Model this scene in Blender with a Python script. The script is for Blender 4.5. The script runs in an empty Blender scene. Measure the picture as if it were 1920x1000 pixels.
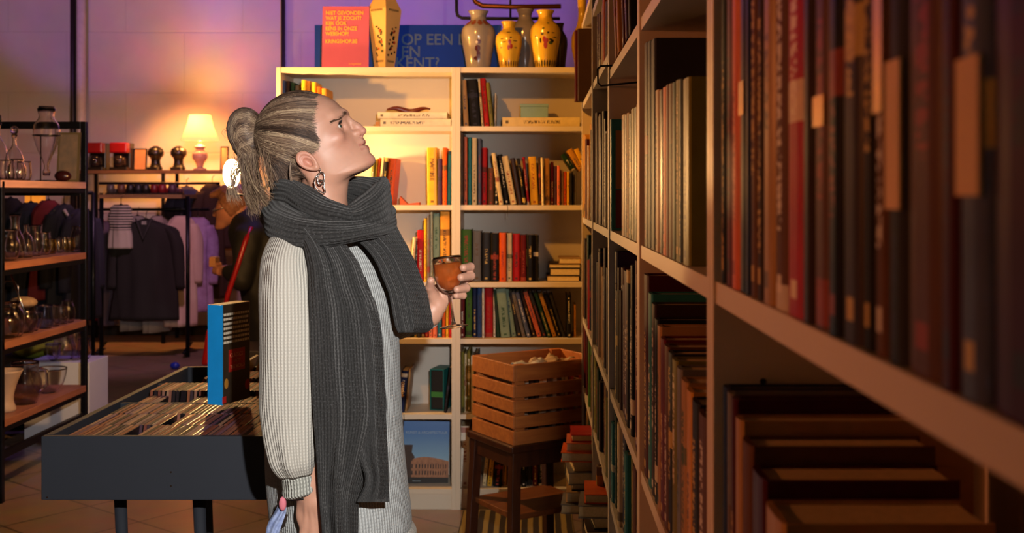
import bpy, bmesh, math, random
import numpy as np
from mathutils import Vector, Matrix, Euler
R = math.radians
SC = bpy.context.scene
COL = SC.collection
random.seed(7)
F = 2100.0; CX = 1005.0; CY = 365.0; CH = 1.437      # focal length in pixels, principal point, camera height
# ---------------------------------------------------------------- camera
cd = bpy.data.cameras.new('camera'); cam = bpy.data.objects.new('camera', cd); COL.objects.link(cam)
cam.location = (0, 0, CH); cam.rotation_euler = (R(90), 0, 0)
cd.sensor_width = 36; cd.lens = F/1920*36
cd.shift_x = (960-CX)/1920; cd.shift_y = -(500-CY)/1920
cd.clip_start = .05; cd.clip_end = 60
cd.dof.use_dof = True; cd.dof.focus_distance = 2.42; cd.dof.aperture_fstop = 7.5
SC.camera = cam
# ---------------------------------------------------------------- world and exposure
W = bpy.data.worlds.new('world'); SC.world = W; W.use_nodes = True
W.node_tree.nodes['Background'].inputs[0].default_value = (.30, .14, .08, 1)
W.node_tree.nodes['Background'].inputs[1].default_value = .045
SC.view_settings.view_transform = 'Standard'; SC.view_settings.look = 'None'
SC.view_settings.gamma = 1; SC.view_settings.exposure = 0; SC.view_settings.use_curve_mapping = False
# ---------------------------------------------------------------- lights of the room, plus one added spot
def light(name, typ, loc, energy, color, target=None, size=.1, spot=60, blend=.3, size_y=None, spread=None):
    l = bpy.data.lights.new(name, typ); o = bpy.data.objects.new(name, l); COL.objects.link(o)
    o.location = loc; l.energy = energy; l.color = color
    if typ == 'AREA':
        l.size = size
        if size_y: l.shape = 'RECTANGLE'; l.size_y = size_y
        if spread: l.spread = R(spread)
    else: l.shadow_soft_size = size
    if typ == 'SPOT': l.spot_size = R(spot); l.spot_blend = blend
    if target is not None:
        o.rotation_euler = (Vector(target)-Vector(loc)).to_track_quat('-Z', 'Y').to_euler()
    return o
light('camera_flash', 'AREA', (.197, .06, 1.73), 34, (1, .94, .88), (-.25, 2.5, 1.2), size=.03, spread=110)
light('table_lamp_bulb', 'POINT', (-3.30, 10.98, 2.12), 75, (1, .40, .10), size=.06)
light('golden_spot_left', 'SPOT', (-2.5, 4.11, 1.93), 250, (1, .43, .06), (-.1, 5.3, 1.88), size=.04, spot=44, blend=.6)
light('warm_spot_cases', 'SPOT', (-1.0, 2.7, 2.85), 170, (1, .38, .05), (.0, 5.2, 1.9), size=.05, spot=58, blend=.6)
light('warm_spot_row', 'SPOT', (-2.3, 1.0, 1.75), 92, (1, .27, .08), (.2, 1.35, 1.62), size=.06, spot=64, blend=.9)
light('warm_spot_discs', 'SPOT', (-.2, 4.3, 3.0), 9, (1, .36, .18), (-.8, 3.0, .8), size=.05, spot=40, blend=.6)
light('purple_wash', 'SPOT', (-1.2, 8.4, 3.9), 280, (.42, .17, 1.0), (-1.5, 12.5, 3.75), size=.08, spot=75, blend=.35)
light('purple_wash_left', 'SPOT', (-4.4, 8.0, 3.9), 120, (.50, .20, 1.0), (-4.4, 12.5, 3.9), size=.08, spot=50, blend=.3)
light('pink_wash', 'SPOT', (-3.6, 8.5, 1.9), 75, (1, .30, .20), (-2.7, 12.5, 3.3), size=.1, spot=70, blend=.9)
light('orange_wash', 'SPOT', (-5.5, 7.5, 3.2), 90, (1, .36, .12), (-4.6, 12.5, 2.2), size=.1, spot=75, blend=.8)
light('blue_side', 'SPOT', (-1.5, 7.2, 2.9), 60, (.30, .22, 1.0), (-2.7, 6.6, .5), size=.1, spot=50, blend=.6)
light('clothes_light', 'SPOT', (-2.2, 7.4, 3.1), 250, (.8, .40, .60), (-3.6, 9.8, 1.1), size=.1, spot=60, blend=.6)  # unseen spot added to brighten the hanging clothes
light('rack_glow', 'SPOT', (-3.6, 10.6, 2.9), 320, (1, .36, .08), (-3.3, 11.6, .0), size=.1, spot=80, blend=.7)
# ---------------------------------------------------------------- helpers
def lin(c):
    if isinstance(c, str): c = [int(c[i:i+2], 16)/255 for i in (1, 3, 5)]
    return tuple(((v/12.92) if v <= .04045 else ((v+.055)/1.055)**2.4) for v in c[:3])
def P(px, py, y):
    return Vector(((px-CX)/F*y, y, CH-(py-CY)/F*y))
def hgt(py, y): return CH-(py-CY)/F*y
def lat(px, y): return (px-CX)/F*y
def nodes(m):
    nt = m.node_tree; return nt, nt.nodes['Principled BSDF']
_mc = {}
def mat(name, color, rough=.6, metal=0, noise=.12, nscale=18, bump=0, bscale=60, emit=0, trans=0, ior=1.45, coat=0, sheen=0, tint=None, sss=0):
    if name in _mc: return _mc[name]
    m = bpy.data.materials.new(name); m.use_nodes = True; nt, b = nodes(m); L = nt.links
    c = lin(color)
    tc = nt.nodes.new('ShaderNodeTexCoord')
    n = nt.nodes.new('ShaderNodeTexNoise'); n.inputs['Scale'].default_value = nscale; n.inputs['Detail'].default_value = 5
    L.new(tc.outputs['Object'], n.inputs['Vector'])
    mx = nt.nodes.new('ShaderNodeMix'); mx.data_type = 'RGBA'
    c2 = lin(tint) if tint else tuple(v*(1-noise*2) for v in c)
    mx.inputs['A'].default_value = (*[min(1, v*(1+noise)) for v in c], 1); mx.inputs['B'].default_value = (*c2, 1)
    L.new(n.outputs['Fac'], mx.inputs['Factor']); L.new(mx.outputs['Result'], b.inputs['Base Color'])
    b.inputs['Roughness'].default_value = rough; b.inputs['Metallic'].default_value = metal
    b.inputs['IOR'].default_value = ior; b.inputs['Transmission Weight'].default_value = trans
    b.inputs['Coat Weight'].default_value = coat; b.inputs['Sheen Weight'].default_value = sheen
    if sss:
        b.inputs['Subsurface Weight'].default_value = sss; b.inputs['Subsurface Radius'].default_value = (.012, .005, .003); b.inputs['Subsurface Scale'].default_value = 1
    if emit:
        L.new(mx.outputs['Result'], b.inputs['Emission Color']); b.inputs['Emission Strength'].default_value = emit
    if bump:
        n2 = nt.nodes.new('ShaderNodeTexNoise'); n2.inputs['Scale'].default_value = bscale; n2.inputs['Detail'].default_value = 6
        L.new(tc.outputs['Object'], n2.inputs['Vector'])
        bp = nt.nodes.new('ShaderNodeBump'); bp.inputs['Strength'].default_value = bump; bp.inputs['Distance'].default_value = .004
        L.new(n2.outputs['Fac'], bp.inputs['Height']); L.new(bp.outputs['Normal'], b.inputs['Normal'])
    _mc[name] = m; return m
def wood(name, c1, c2, rough=.45, scale=6, axis='X', bump=.1):
    if name in _mc: return _mc[name]
    m = bpy.data.materials.new(name); m.use_nodes = True; nt, b = nodes(m); L = nt.links
    tc = nt.nodes.new('ShaderNodeTexCoord'); mp = nt.nodes.new('ShaderNodeMapping')
    s = {'X': (1, 9, 9), 'Y': (9, 1, 9), 'Z': (9, 9, 1)}[axis]; mp.inputs['Scale'].default_value = s
    n = nt.nodes.new('ShaderNodeTexNoise'); n.inputs['Scale'].default_value = scale; n.inputs['Detail'].default_value = 8; n.inputs['Distortion'].default_value = .7
    cr = nt.nodes.new('ShaderNodeValToRGB'); cr.color_ramp.elements[0].position = .3; cr.color_ramp.elements[1].position = .7
    cr.color_ramp.elements[0].color = (*lin(c1), 1); cr.color_ramp.elements[1].color = (*lin(c2), 1)
    L.new(tc.outputs['Object'], mp.inputs['Vector']); L.new(mp.outputs['Vector'], n.inputs['Vector']); L.new(n.outputs['Fac'], cr.inputs['Fac'])
    L.new(cr.outputs['Color'], b.inputs['Base Color']); b.inputs['Roughness'].default_value = rough
    bp = nt.nodes.new('ShaderNodeBump'); bp.inputs['Strength'].default_value = bump; bp.inputs['Distance'].default_value = .002
    L.new(n.outputs['Fac'], bp.inputs['Height']); L.new(bp.outputs['Normal'], b.inputs['Normal'])
    _mc[name] = m; return m
def glassm(name, color=(1, 1, 1), rough=.02, ior=1.45):
    if name in _mc: return _mc[name]
    m = bpy.data.materials.new(name); m.use_nodes = True; nt, b = nodes(m)
    n = nt.nodes.new('ShaderNodeTexNoise'); n.inputs['Scale'].default_value = 9
    r = nt.nodes.new('ShaderNodeMapRange'); r.inputs['To Min'].default_value = rough; r.inputs['To Max'].default_value = rough+.05
    nt.links.new(n.outputs['Fac'], r.inputs['Value']); nt.links.new(r.outputs['Result'], b.inputs['Roughness'])
    b.inputs['Base Color'].default_value = (*color, 1); b.inputs['Transmission Weight'].default_value = 1; b.inputs['IOR'].default_value = ior
    _mc[name] = m; return m
class MB:
    def __init__(s): s.v = []; s.f = []; s.uv = {}
    def add(s, vs, fs):
        o = len(s.v); s.v += [tuple(v) for v in vs]; s.f += [tuple(i+o for i in f) for f in fs]; return s
    def box(s, x0, x1, y0, y1, z0, z1, M=None):
        vs = [Vector(p) for p in ((x0,y0,z0),(x1,y0,z0),(x1,y1,z0),(x0,y1,z0),(x0,y0,z1),(x1,y0,z1),(x1,y1,z1),(x0,y1,z1))]
        if M: vs = [M @ v for v in vs]
        return s.add(vs, [(0,3,2,1),(4,5,6,7),(0,1,5,4),(1,2,6,5),(2,3,7,6),(3,0,4,7)])
    def lathe(s, prof, c=(0,0,0), n=24, M=None, sx=1, sy=1, cap=True):
        vs = []; fs = []; k = len(prof)
        for (r, z) in prof:
            for i in range(n):
                a = 2*math.pi*i/n; vs.append(Vector((c[0]+r*math.cos(a)*sx, c[1]+r*math.sin(a)*sy, c[2]+z)))
        if M: vs = [M @ v for v in vs]
        for j in range(k-1):
            for i in range(n):
                i2 = (i+1) % n; fs.append((j*n+i, j*n+i2, (j+1)*n+i2, (j+1)*n+i))
        if cap:
            fs.append(tuple(range(n))[::-1]); fs.append(tuple((k-1)*n+i for i in range(n)))
        return s.add(vs, fs)
    def tube(s, pts, r, n=8, cap=True, closed=False):
        pts = [Vector(p) for p in pts]; k = len(pts); rs = r if isinstance(r, (list, tuple)) else [r]*k
        vs = []; fs = []; up = Vector((0, 0, 1)); prev = None
        for i, p in enumerate(pts):
            if closed: t = pts[(i+1) % k]-pts[i-1]
            else: t = (pts[min(i+1, k-1)]-pts[max(i-1, 0)])
            if t.length < 1e-9: t = Vector((0, 0, 1))
            t.normalize()
            if prev is None:
                a = up if abs(t.dot(up)) < .9 else Vector((1, 0, 0)); u = t.cross(a).normalized()
            else:
                u = (prev-t*prev.dot(t))
                u = u.normalized() if u.length > 1e-6 else t.cross(up).normalized()
            prev = u; w = t.cross(u)
            for j in range(n):
                an = 2*math.pi*j/n; vs.append(p+(u*math.cos(an)+w*math.sin(an))*rs[i])
        m = k if closed else k-1
        for i in range(m):
            i2 = (i+1) % k
            for j in range(n):
                j2 = (j+1) % n; fs.append((i*n+j, i*n+j2, i2*n+j2, i2*n+j))
        if cap and not closed:
            fs.append(tuple(range(n))[::-1]); fs.append(tuple((k-1)*n+j for j in range(n)))
        return s.add(vs, fs)
    def prism(s, poly, y0, y1, M=None):
        n = len(poly); vs = [Vector((x, y0, z)) for x, z in poly]+[Vector((x, y1, z)) for x, z in poly]
        if M: vs = [M @ v for v in vs]
        fs = [tuple(range(n)), tuple(range(n, 2*n))[::-1]]+[(i, i+n, (i+1) % n+n, (i+1) % n) for i in range(n)]
        return s.add(vs, fs)
    def sphere(s, c, r, n=12, k=8, sc=(1, 1, 1)):
        vs = [(c[0], c[1], c[2]-r*sc[2])]; fs = []
        for j in range(1, k):
            b = -math.pi/2+math.pi*j/k
            for i in range(n):
                a = 2*math.pi*i/n; vs.append((c[0]+r*sc[0]*math.cos(b)*math.cos(a), c[1]+r*sc[1]*math.cos(b)*math.sin(a), c[2]+r*sc[2]*math.sin(b)))
        vs.append((c[0], c[1], c[2]+r*sc[2])); T = len(vs)-1
        for i in range(n):
            i2 = (i+1) % n; fs.append((0, 1+i2, 1+i)); fs.append((T, 1+(k-2)*n+i, 1+(k-2)*n+i2))
            for j in range(k-2): fs.append((1+j*n+i, 1+j*n+i2, 1+(j+1)*n+i2, 1+(j+1)*n+i))
        return s.add(vs, fs)
    def mesh(s, name, m, smooth=False, fix=True):
        me = bpy.data.meshes.new(name); me.from_pydata(s.v, [], s.f)
        if fix:
            bm = bmesh.new(); bm.from_mesh(me); bmesh.ops.recalc_face_normals(bm, faces=bm.faces); bm.to_mesh(me); bm.free()
        if m: me.materials.append(m)
        if smooth: me.polygons.foreach_set('use_smooth', [True]*len(me.polygons))
        return me
    def obj(s, name, m, parent=None, smooth=False, bevel=0, auto=False, loc=None):
        o = bpy.data.objects.new(name, s.mesh(name, m, smooth)); COL.objects.link(o)
        if parent: o.parent = parent
        if loc is not None: o.location = loc
        if bevel:
            b = o.modifiers.new('bevel', 'BEVEL'); b.width = bevel; b.segments = 2; b.limit_method = 'ANGLE'
        if auto: smooth_by_angle(o)
        return o
def smooth_by_angle(o, ang=40):
    me = o.data; bm = bmesh.new(); bm.from_mesh(me)
    for f in bm.faces: f.smooth = True
    for e in bm.edges:
        if len(e.link_faces) == 2 and e.calc_face_angle(0) > R(ang): e.smooth = False
    bm.to_mesh(me); bm.free()
def tag(o, label=None, cat=None, group=None, kind=None):
    if label: o['label'] = label
    if cat: o['category'] = cat
    if group: o['group'] = group
    if kind: o['kind'] = kind
    return o
def empty(name, loc=(0, 0, 0), rz=0, label=None, cat=None, group=None):
    o = bpy.data.objects.new(name, None); COL.objects.link(o); o.location = loc; o.rotation_euler = (0, 0, rz); o.empty_display_size = .05
    return tag(o, label, cat, group)
def copy_tree(o, parent=None):
    c = o.copy(); COL.objects.link(c)
    if parent: c.parent = parent
    for ch in list(o.children): copy_tree(ch, c)
    return c
def text(s, size, m, parent=None, loc=(0, 0, 0), rot=(R(90), 0, 0), name='lettering', align='LEFT', depth=.0006, bold=0, sx=1):
    cu = bpy.data.curves.new(name, 'FONT'); cu.body = s; cu.size = size; cu.extrude = depth; cu.align_x = align; cu.offset = bold
    t = bpy.data.objects.new(name+'_t', cu); COL.objects.link(t)
    dg = bpy.context.evaluated_depsgraph_get(); me = bpy.data.meshes.new_from_object(t.evaluated_get(dg)); bpy.data.objects.remove(t)
    o = bpy.data.objects.new(name, me); COL.objects.link(o); me.materials.clear(); me.materials.append(m)
    o.location = loc; o.rotation_euler = rot; o.scale = (sx, 1, 1)
    if parent: o.parent = parent
    return o
def struct(o): o['kind'] = 'structure'; return o
# ---------------------------------------------------------------- the room
WALLY = 11.45
def wall_mat():
    m = bpy.data.materials.new('painted_block_wall'); m.use_nodes = True; nt, b = nodes(m); L = nt.links
    tc = nt.nodes.new('ShaderNodeTexCoord'); mp = nt.nodes.new('ShaderNodeMapping'); mp.inputs['Rotation'].default_value = (R(90), 0, 0)
    br = nt.nodes.new('ShaderNodeTexBrick'); br.inputs['Scale'].default_value = 1; br.inputs['Brick Width'].default_value = 1.2; br.inputs['Row Height'].default_value = .62
    br.inputs['Mortar Size'].default_value = .012; br.inputs['Mortar Smooth'].default_value = .6
    br.inputs['Color1'].default_value = (.60, .56, .53, 1); br.inputs['Color2'].default_value = (.585, .55, .525, 1); br.inputs['Mortar'].default_value = (.56, .525, .50, 1)
    n = nt.nodes.new('ShaderNodeTexNoise'); n.inputs['Scale'].default_value = 3; n.inputs['Detail'].default_value = 8
    mx = nt.nodes.new('ShaderNodeMix'); mx.data_type = 'RGBA'; mx.blend_type = 'MULTIPLY'; mx.inputs['Factor'].default_value = .35
    L.new(tc.outputs['Object'], mp.inputs['Vector']); L.new(mp.outputs['Vector'], br.inputs['Vector']); L.new(tc.outputs['Object'], n.inputs['Vector'])
    L.new(br.outputs['Color'], mx.inputs['A']); L.new(n.outputs['Color'], mx.inputs['B']); L.new(mx.outputs['Result'], b.inputs['Base Color'])
    b.inputs['Roughness'].default_value = .75
    bp = nt.nodes.new('ShaderNodeBump'); bp.inputs['Strength'].default_value = .3; bp.inputs['Distance'].default_value = .01; bp.invert = True
    L.new(br.outputs['Fac'], bp.inputs['Height']); L.new(bp.outputs['Normal'], b.inputs['Normal'])
    return m
def floor_mat():
    m = bpy.data.materials.new('floor_tiles'); m.use_nodes = True; nt, b = nodes(m); L = nt.links
    tc = nt.nodes.new('ShaderNodeTexCoord'); mp = nt.nodes.new('ShaderNodeMapping'); mp.inputs['Rotation'].default_value = (0, 0, R(38))
    br = nt.nodes.new('ShaderNodeTexBrick'); br.offset = 0; br.inputs['Scale'].default_value = 1; br.inputs['Brick Width'].default_value = .4; br.inputs['Row Height'].default_value = .4
    br.inputs['Mortar Size'].default_value = .006; br.inputs['Color1'].default_value = (.30, .20, .15, 1); br.inputs['Color2'].default_value = (.26, .175, .13, 1); br.inputs['Mortar'].default_value = (.10, .07, .055, 1)
    n = nt.nodes.new('ShaderNodeTexNoise'); n.inputs['Scale'].default_value = 7; n.inputs['Detail'].default_value = 8
    mx = nt.nodes.new('ShaderNodeMix'); mx.data_type = 'RGBA'; mx.blend_type = 'MULTIPLY'; mx.inputs['Factor'].default_value = .5
    L.new(tc.outputs['Object'], mp.inputs['Vector']); L.new(mp.outputs['Vector'], br.inputs['Vector']); L.new(tc.outputs['Object'], n.inputs['Vector'])
    L.new(br.outputs['Color'], mx.inputs['A']); L.new(n.outputs['Color'], mx.inputs['B']); L.new(mx.outputs['Result'], b.inputs['Base Color'])
    b.inputs['Roughness'].default_value = .32
    return m
WM = wall_mat(); WHITE = mat('painted_trim', '#b8b0a8', .5)
def slab(name, x0, x1, y0, y1, z0, z1, m): return struct(MB().box(x0, x1, y0, y1, z0, z1).obj(name, m))
slab('floor', -9, 3.5, -1.5, 11.65, -.1, 0, floor_mat())
slab('wall_back', -9, 3.5, WALLY, WALLY+.2, 0, 4.2, WM)
slab('wall_left', -9.2, -9, -1.5, 11.65, 0, 4.2, WM)
slab('wall_right', 3.5, 3.7, -1.5, 11.65, 0, 4.2, WM)
slab('wall_front', -9, 3.5, -1.7, -1.5, 0, 4.2, WM)
slab('ceiling', -9.2, 3.7, -1.7, 11.65, 4.2, 4.3, mat('dark_ceiling', '#3a3432', .8))
slab('baseboard_back', -9, 3.5, WALLY-.02, WALLY, 0, .1, mat('dark_skirting', '#2a2320', .5))
# pipes on the back wall
pw = mat('painted_pipe', '#cfc6c0', .4); dk = mat('dark_conduit', '#241d1c', .45)
x = lat(154, WALLY-.05)
tag(MB().tube([(x, WALLY-.07, 0), (x, WALLY-.07, 4.2)], .045, 12).obj('wall_pipe', pw, smooth=True), 'thick white painted pipe running up the back wall at far left', 'pipe')
x = lat(531, WALLY-.03)
tag(MB().tube([(x, WALLY-.03, .0), (x, WALLY-.03, 4.2)], .022, 8).obj('conduit', dk, smooth=True), 'thin dark conduit running up the wall left of the white bookcases', 'pipe')
x = lat(148, WALLY-.03)
tag(MB().tube([(x-.06, WALLY-.03, .0), (x-.06, WALLY-.03, 4.2)], .03, 8).obj('conduit', dk, smooth=True), 'dark conduit beside the thick white pipe on the back wall', 'pipe')
yb = 7.2
pt = lambda a, b: P(a, b, yb)
o = empty('pipe_loop', P(950, 0, yb), label='bent dark pipe loop mounted above the vases', cat='pipe')
MB().tube([Vector(p)-o.location for p in (pt(856, -60), pt(856, 20), pt(858, 29), pt(866, 34), pt(930, 35), pt(1050, 35))], .011, 10).obj('lower_pipe', dk, o, True)
MB().tube([Vector(p)-o.location for p in (pt(884, -60), pt(886, -8), pt(892, 4), pt(905, 11), pt(960, 13), pt(1052, 12))], .016, 10).obj('upper_pipe', mat('copper_pipe', '#b06a28', .35, .6), o, True)
MB().tube([Vector(p)-o.location for p in (pt(957, -40), pt(957, 38))], .007, 8).obj('clamp_rod', dk, o, True)
# ---------------------------------------------------------------- books
PAL = {'brown': '#5a3a26', 'dark brown': '#33231b', 'black': '#191716', 'charcoal': '#2d2c2e', 'cream': '#d8c79c', 'white': '#d6d0c4', 'red': '#a31a1d', 'dark red': '#5c1417',
 'orange': '#d2561c', 'salmon': '#cf6a4a', 'yellow': '#d9a72c', 'gold': '#c08a35', 'olive': '#6d6a2c', 'green': '#3f6224', 'dark green': '#1f3a2a', 'sage green': '#7d9480', 'teal': '#2c6f73',
 'blue': '#2e4474', 'navy': '#1b2346', 'slate blue': '#4c5470', 'grey': '#6c6866', 'purple': '#43304f', 'tan': '#a17c50', 'maroon': '#43121a', 'pink': '#b1515e'}
def cover_mat(kind):
    m = bpy.data.materials.new('book_cover_'+kind); m.use_nodes = True; nt, b = nodes(m); L = nt.links; N = nt.nodes.new
    def math_(op, a, c=None, d=None):
        n = N('ShaderNodeMath'); n.operation = op
        for i, v in enumerate((a, c, d)):
            if v is None: continue
            if isinstance(v, (int, float)): n.inputs[i].default_value = v
            else: L.new(v, n.inputs[i])
        return n.outputs[0]
    oi = N('ShaderNodeObjectInfo'); tc = N('ShaderNodeTexCoord'); sp = N('ShaderNodeSeparateXYZ'); L.new(tc.outputs['Generated'], sp.inputs[0])
    so = N('ShaderNodeSeparateXYZ'); L.new(tc.outputs['Object'], so.inputs[0]); rnd = oi.outputs['Random']
    # letter blocks running down the spine
    cb = N('ShaderNodeCombineXYZ'); L.new(math_('MULTIPLY', sp.outputs[0], 3.1), cb.inputs[0]); L.new(math_('MULTIPLY', so.outputs[2], 230), cb.inputs[1]); L.new(math_('MULTIPLY', rnd, 90), cb.inputs[2])
    ns = N('ShaderNodeTexNoise'); ns.inputs['Scale'].default_value = 1; ns.inputs['Detail'].default_value = 1; L.new(cb.outputs[0], ns.inputs['Vector'])
    letters = math_('GREATER_THAN', ns.outputs['Fac'], .5)
    mid = math_('LESS_THAN', math_('ABSOLUTE', math_('SUBTRACT', sp.outputs[0], .5)), .17)
    cen = math_('ADD', .5, math_('MULTIPLY', math_('SINE', math_('MULTIPLY', rnd, 37)), .14)); ext = math_('ADD', .12, math_('MULTIPLY', rnd, .2))
    inz = math_('LESS_THAN', math_('ABSOLUTE', math_('SUBTRACT', sp.outputs[2], cen)), ext)
    onsp = math_('LESS_THAN', so.outputs[1], .0035)
    logo = math_('MULTIPLY', math_('LESS_THAN', math_('ABSOLUTE', math_('SUBTRACT', sp.outputs[2], .06)), .02), mid)
    title = math_('MULTIPLY', math_('MAXIMUM', math_('MULTIPLY', math_('MULTIPLY', letters, mid), inz), logo), onsp)
    cr = N('ShaderNodeValToRGB'); cr.color_ramp.interpolation = 'CONSTANT'; e = cr.color_ramp.elements
    cols = [(.75,.68,.5), (.03,.025,.02), (.6,.42,.12), (.7,.66,.62), (.3,.05,.03), (.03,.03,.05)] if kind == 'dark' else [(.05,.03,.02), (.25,.03,.02), (.02,.03,.08), (.12,.06,.02), (.03,.08,.04), (.02,.02,.02)]
    while len(e) < len(cols): e.new(.5)
    for i, c in enumerate(cols): e[i].position = i/len(cols); e[i].color = (*c, 1)
    L.new(math_('FRACT', math_('MULTIPLY', rnd, 13.7)), cr.inputs['Fac'])
    # worn cloth variation and a second colour band on some spines
    n2 = N('ShaderNodeTexNoise'); n2.inputs['Scale'].default_value = 22; n2.inputs['Detail'].default_value = 6; L.new(tc.outputs['Object'], n2.inputs['Vector'])
    hs = N('ShaderNodeHueSaturation'); L.new(oi.outputs['Color'], hs.inputs['Color']); L.new(math_('ADD', .7, math_('MULTIPLY', n2.outputs['Fac'], .6)), hs.inputs['Value'])
    band = math_('MULTIPLY', math_('GREATER_THAN', math_('FRACT', math_('MULTIPLY', rnd, 7.3)), .62), math_('LESS_THAN', math_('ABSOLUTE', math_('SUBTRACT', sp.outputs[2], math_('FRACT', math_('MULTIPLY', rnd, 3.9)))), .045))
    mx0 = N('ShaderNodeMix'); mx0.data_type = 'RGBA'; L.new(math_('MULTIPLY', band, .7), mx0.inputs['Factor']); L.new(hs.outputs['Color'], mx0.inputs['A']); L.new(cr.outputs['Color'], mx0.inputs['B'])
    mx = N('ShaderNodeMix'); mx.data_type = 'RGBA'; L.new(math_('MULTIPLY', title, .85), mx.inputs['Factor']); L.new(mx0.outputs['Result'], mx.inputs['A']); L.new(cr.outputs['Color'], mx.inputs['B'])
    L.new(mx.outputs['Result'], b.inputs['Base Color'])
    L.new(math_('ADD', .3, math_('MULTIPLY', rnd, .25)), b.inputs['Roughness']); b.inputs['Specular IOR Level'].default_value = .09
    return m
CVD = cover_mat('dark'); CVL = cover_mat('light')
PAGES = mat('book_pages', '#cbb78d', .8, noise=.15, nscale=150)
LIGHTC = {'cream', 'white', 'orange', 'salmon', 'yellow', 'gold', 'sage green', 'tan', 'pink', 'grey'}
def book(w, h, d, color, loc, lean=0, rz=0, flat=False, label=None, group=None, name='book', cat='book', back=0):
    """spine faces -Y of the book's own frame; origin at the middle of the spine's foot"""
    o = empty(name, loc, 0, label, cat, group)
    if flat:   # lying on its side: thickness upwards
        o.rotation_euler = Euler((0, R(-90), 0)).to_matrix().to_euler(); o.rotation_euler = (Matrix.Rotation(rz, 3, 'Z') @ Matrix.Rotation(R(90), 3, 'Y')).to_euler()
    else:
        o.rotation_euler = (Matrix.Rotation(rz, 3, 'Z') @ Matrix.Rotation(lean, 3, 'Y') @ Matrix.Rotation(-back, 3, 'X')).to_euler()
    t = min(.0026, w*.16); b = min(.004, w*.25); hw = w/2
    out = [(-hw, d)]+[(-hw*math.cos(a) if 0 else -hw+hw*(1-math.cos(a)), b*(1-math.sin(a))) for a in [R(x) for x in (0, 25, 55, 90)]]
    out = [(-hw, d), (-hw, b), (-hw*.8, b*.35), (-hw*.4, 0), (hw*.4, 0), (hw*.8, b*.35), (hw, b), (hw, d)]
    inn = [(hw-t, d), (hw-t, b+t), (-hw+t, b+t), (-hw+t, d)]
    m = MB(); poly = out+inn; n = len(poly)
    vs = [(x, y, 0) for x, y in poly]+[(x, y, h) for x, y in poly]
    fs = [(i, (i+1) % n, (i+1) % n+n, i+n) for i in range(n)]
    cap = [(0, 1, 10, 11), (1, 2, 10), (2, 3, 10), (3, 4, 9, 10), (4, 5, 9), (5, 6, 9), (6, 7, 8, 9)]
    fs += [tuple(reversed(c)) for c in cap]+[tuple(i+n for i in c) for c in cap]
    m.add(vs, fs)
    c = m.obj('cover', CVL if color in LIGHTC else CVD, o); c.color = (*lin(PAL[color]), 1)
    MB().box(-hw+t, hw-t, b+t, d-.004, .003, h-.003).obj('pages', PAGES, o)
    return o
ORD = ['first', 'second', 'third', 'fourth', 'fifth', 'sixth', 'seventh', 'eighth', 'ninth', 'tenth', 'eleventh', 'twelfth', 'thirteenth', 'fourteenth', 'fifteenth', 'sixteenth', 'seventeenth', 'eighteenth', 'nineteenth', 'twentieth'] + ['twenty-'+k for k in ('first', 'second', 'third', 'fourth', 'fifth', 'sixth', 'seventh', 'eighth', 'ninth')] + ['thirtieth', 'thirty-first', 'thirty-second']
# ---------------------------------------------------------------- bookcases
BW = mat('white_laminate', '#cfc2ae', .42, noise=.04, nscale=4); BB = mat('white_back_panel', '#c4bdb3', .6, noise=.04, nscale=3)
def bookcase(loc, w, d, h, shelves, rz, label, group, hole=False):
    """front faces -Y of its own frame, origin at front-left foot"""
    o = empty('bookcase', loc, rz, label, 'bookcase', group); T = .02
    MB().box(0, T, 0, d, 0, h).obj('side_panel', BW, o, bevel=.001); MB().box(w-T, w, 0, d, 0, h).obj('side_panel', BW, o, bevel=.001)
    MB().box(T, w-T, .002, d, h-.024, h).obj('top_board', BW, o)
    MB().box(T, w-T, d-.008, d, 0, h-.024).obj('back_panel', BB, o)
    MB().box(T, w-T, .012, .03, 0, shelves[0]-.022).obj('plinth', BW, o)
    for z in shelves: MB().box(T, w-T, .003, d-.008, z-.022, z).obj('shelf', BW, o)
    if hole:
        mh = MB()
        for s in (1, -1):
            for k in range(int(h/.16)):
                for yy in (.05, d-.06):
                    zz = .13+k*.16; xx = -.0004 if s == 1 else w+.0004
                    mh.lathe([(.0035, -.0006), (.0035, .0006)], (0, 0, 0), 8, Matrix.Translation((xx, yy, zz)) @ Matrix.Rotation(R(90), 4, 'Y'))
                    mh.lathe([(.0035, -.0006), (.0035, .0006)], (0, 0, 0), 8, Matrix.Translation((T+.0004 if s == 1 else w-T-.0004, yy, zz)) @ Matrix.Rotation(R(90), 4, 'Y'))
        mh.obj('peg_holes', mat('peg_hole', '#100c0a', .9), o)
    return o
BF = 5.1; BD = .28
SH = [237, 385, 530, 636, 778, 918]; SZ = sorted(hgt(p, BF) for p in SH)
xl = lat(518, BF); xm = lat(855, BF); TOPZ = hgt(126, BF)
bookcase((xl, BF, 0), xm-xl, BD, TOPZ, SZ, 0, 'white bookcase on the left of the pair behind the woman', 'white bookcases at the back')
bookcase((xm, BF, 0), xm-xl, BD, TOPZ, SZ, 0, 'white bookcase on the right of the pair, under the porcelain vases', 'white bookcases at the back')
XA = .177; BP = [.34, 1.14, 1.94, 2.74, 3.54, 4.34]
ROWSH = [[.08, .42, .70, .965, 1.35, 1.74], [.08, .42, .70, .965, 1.35, 1.74], [.08, .42, .70, .965, 1.35, 1.74], [.08, .42, .70, .965, 1.35, 1.79], [.08, .42, .70, .965, 1.35, 1.79]]
BAYN = ['nearest white bookcase at right', 'second white bookcase from the camera at right', 'middle white bookcase of the right-hand row', 'fourth white bookcase of the right-hand row', 'farthest white bookcase of the right-hand row']
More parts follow.
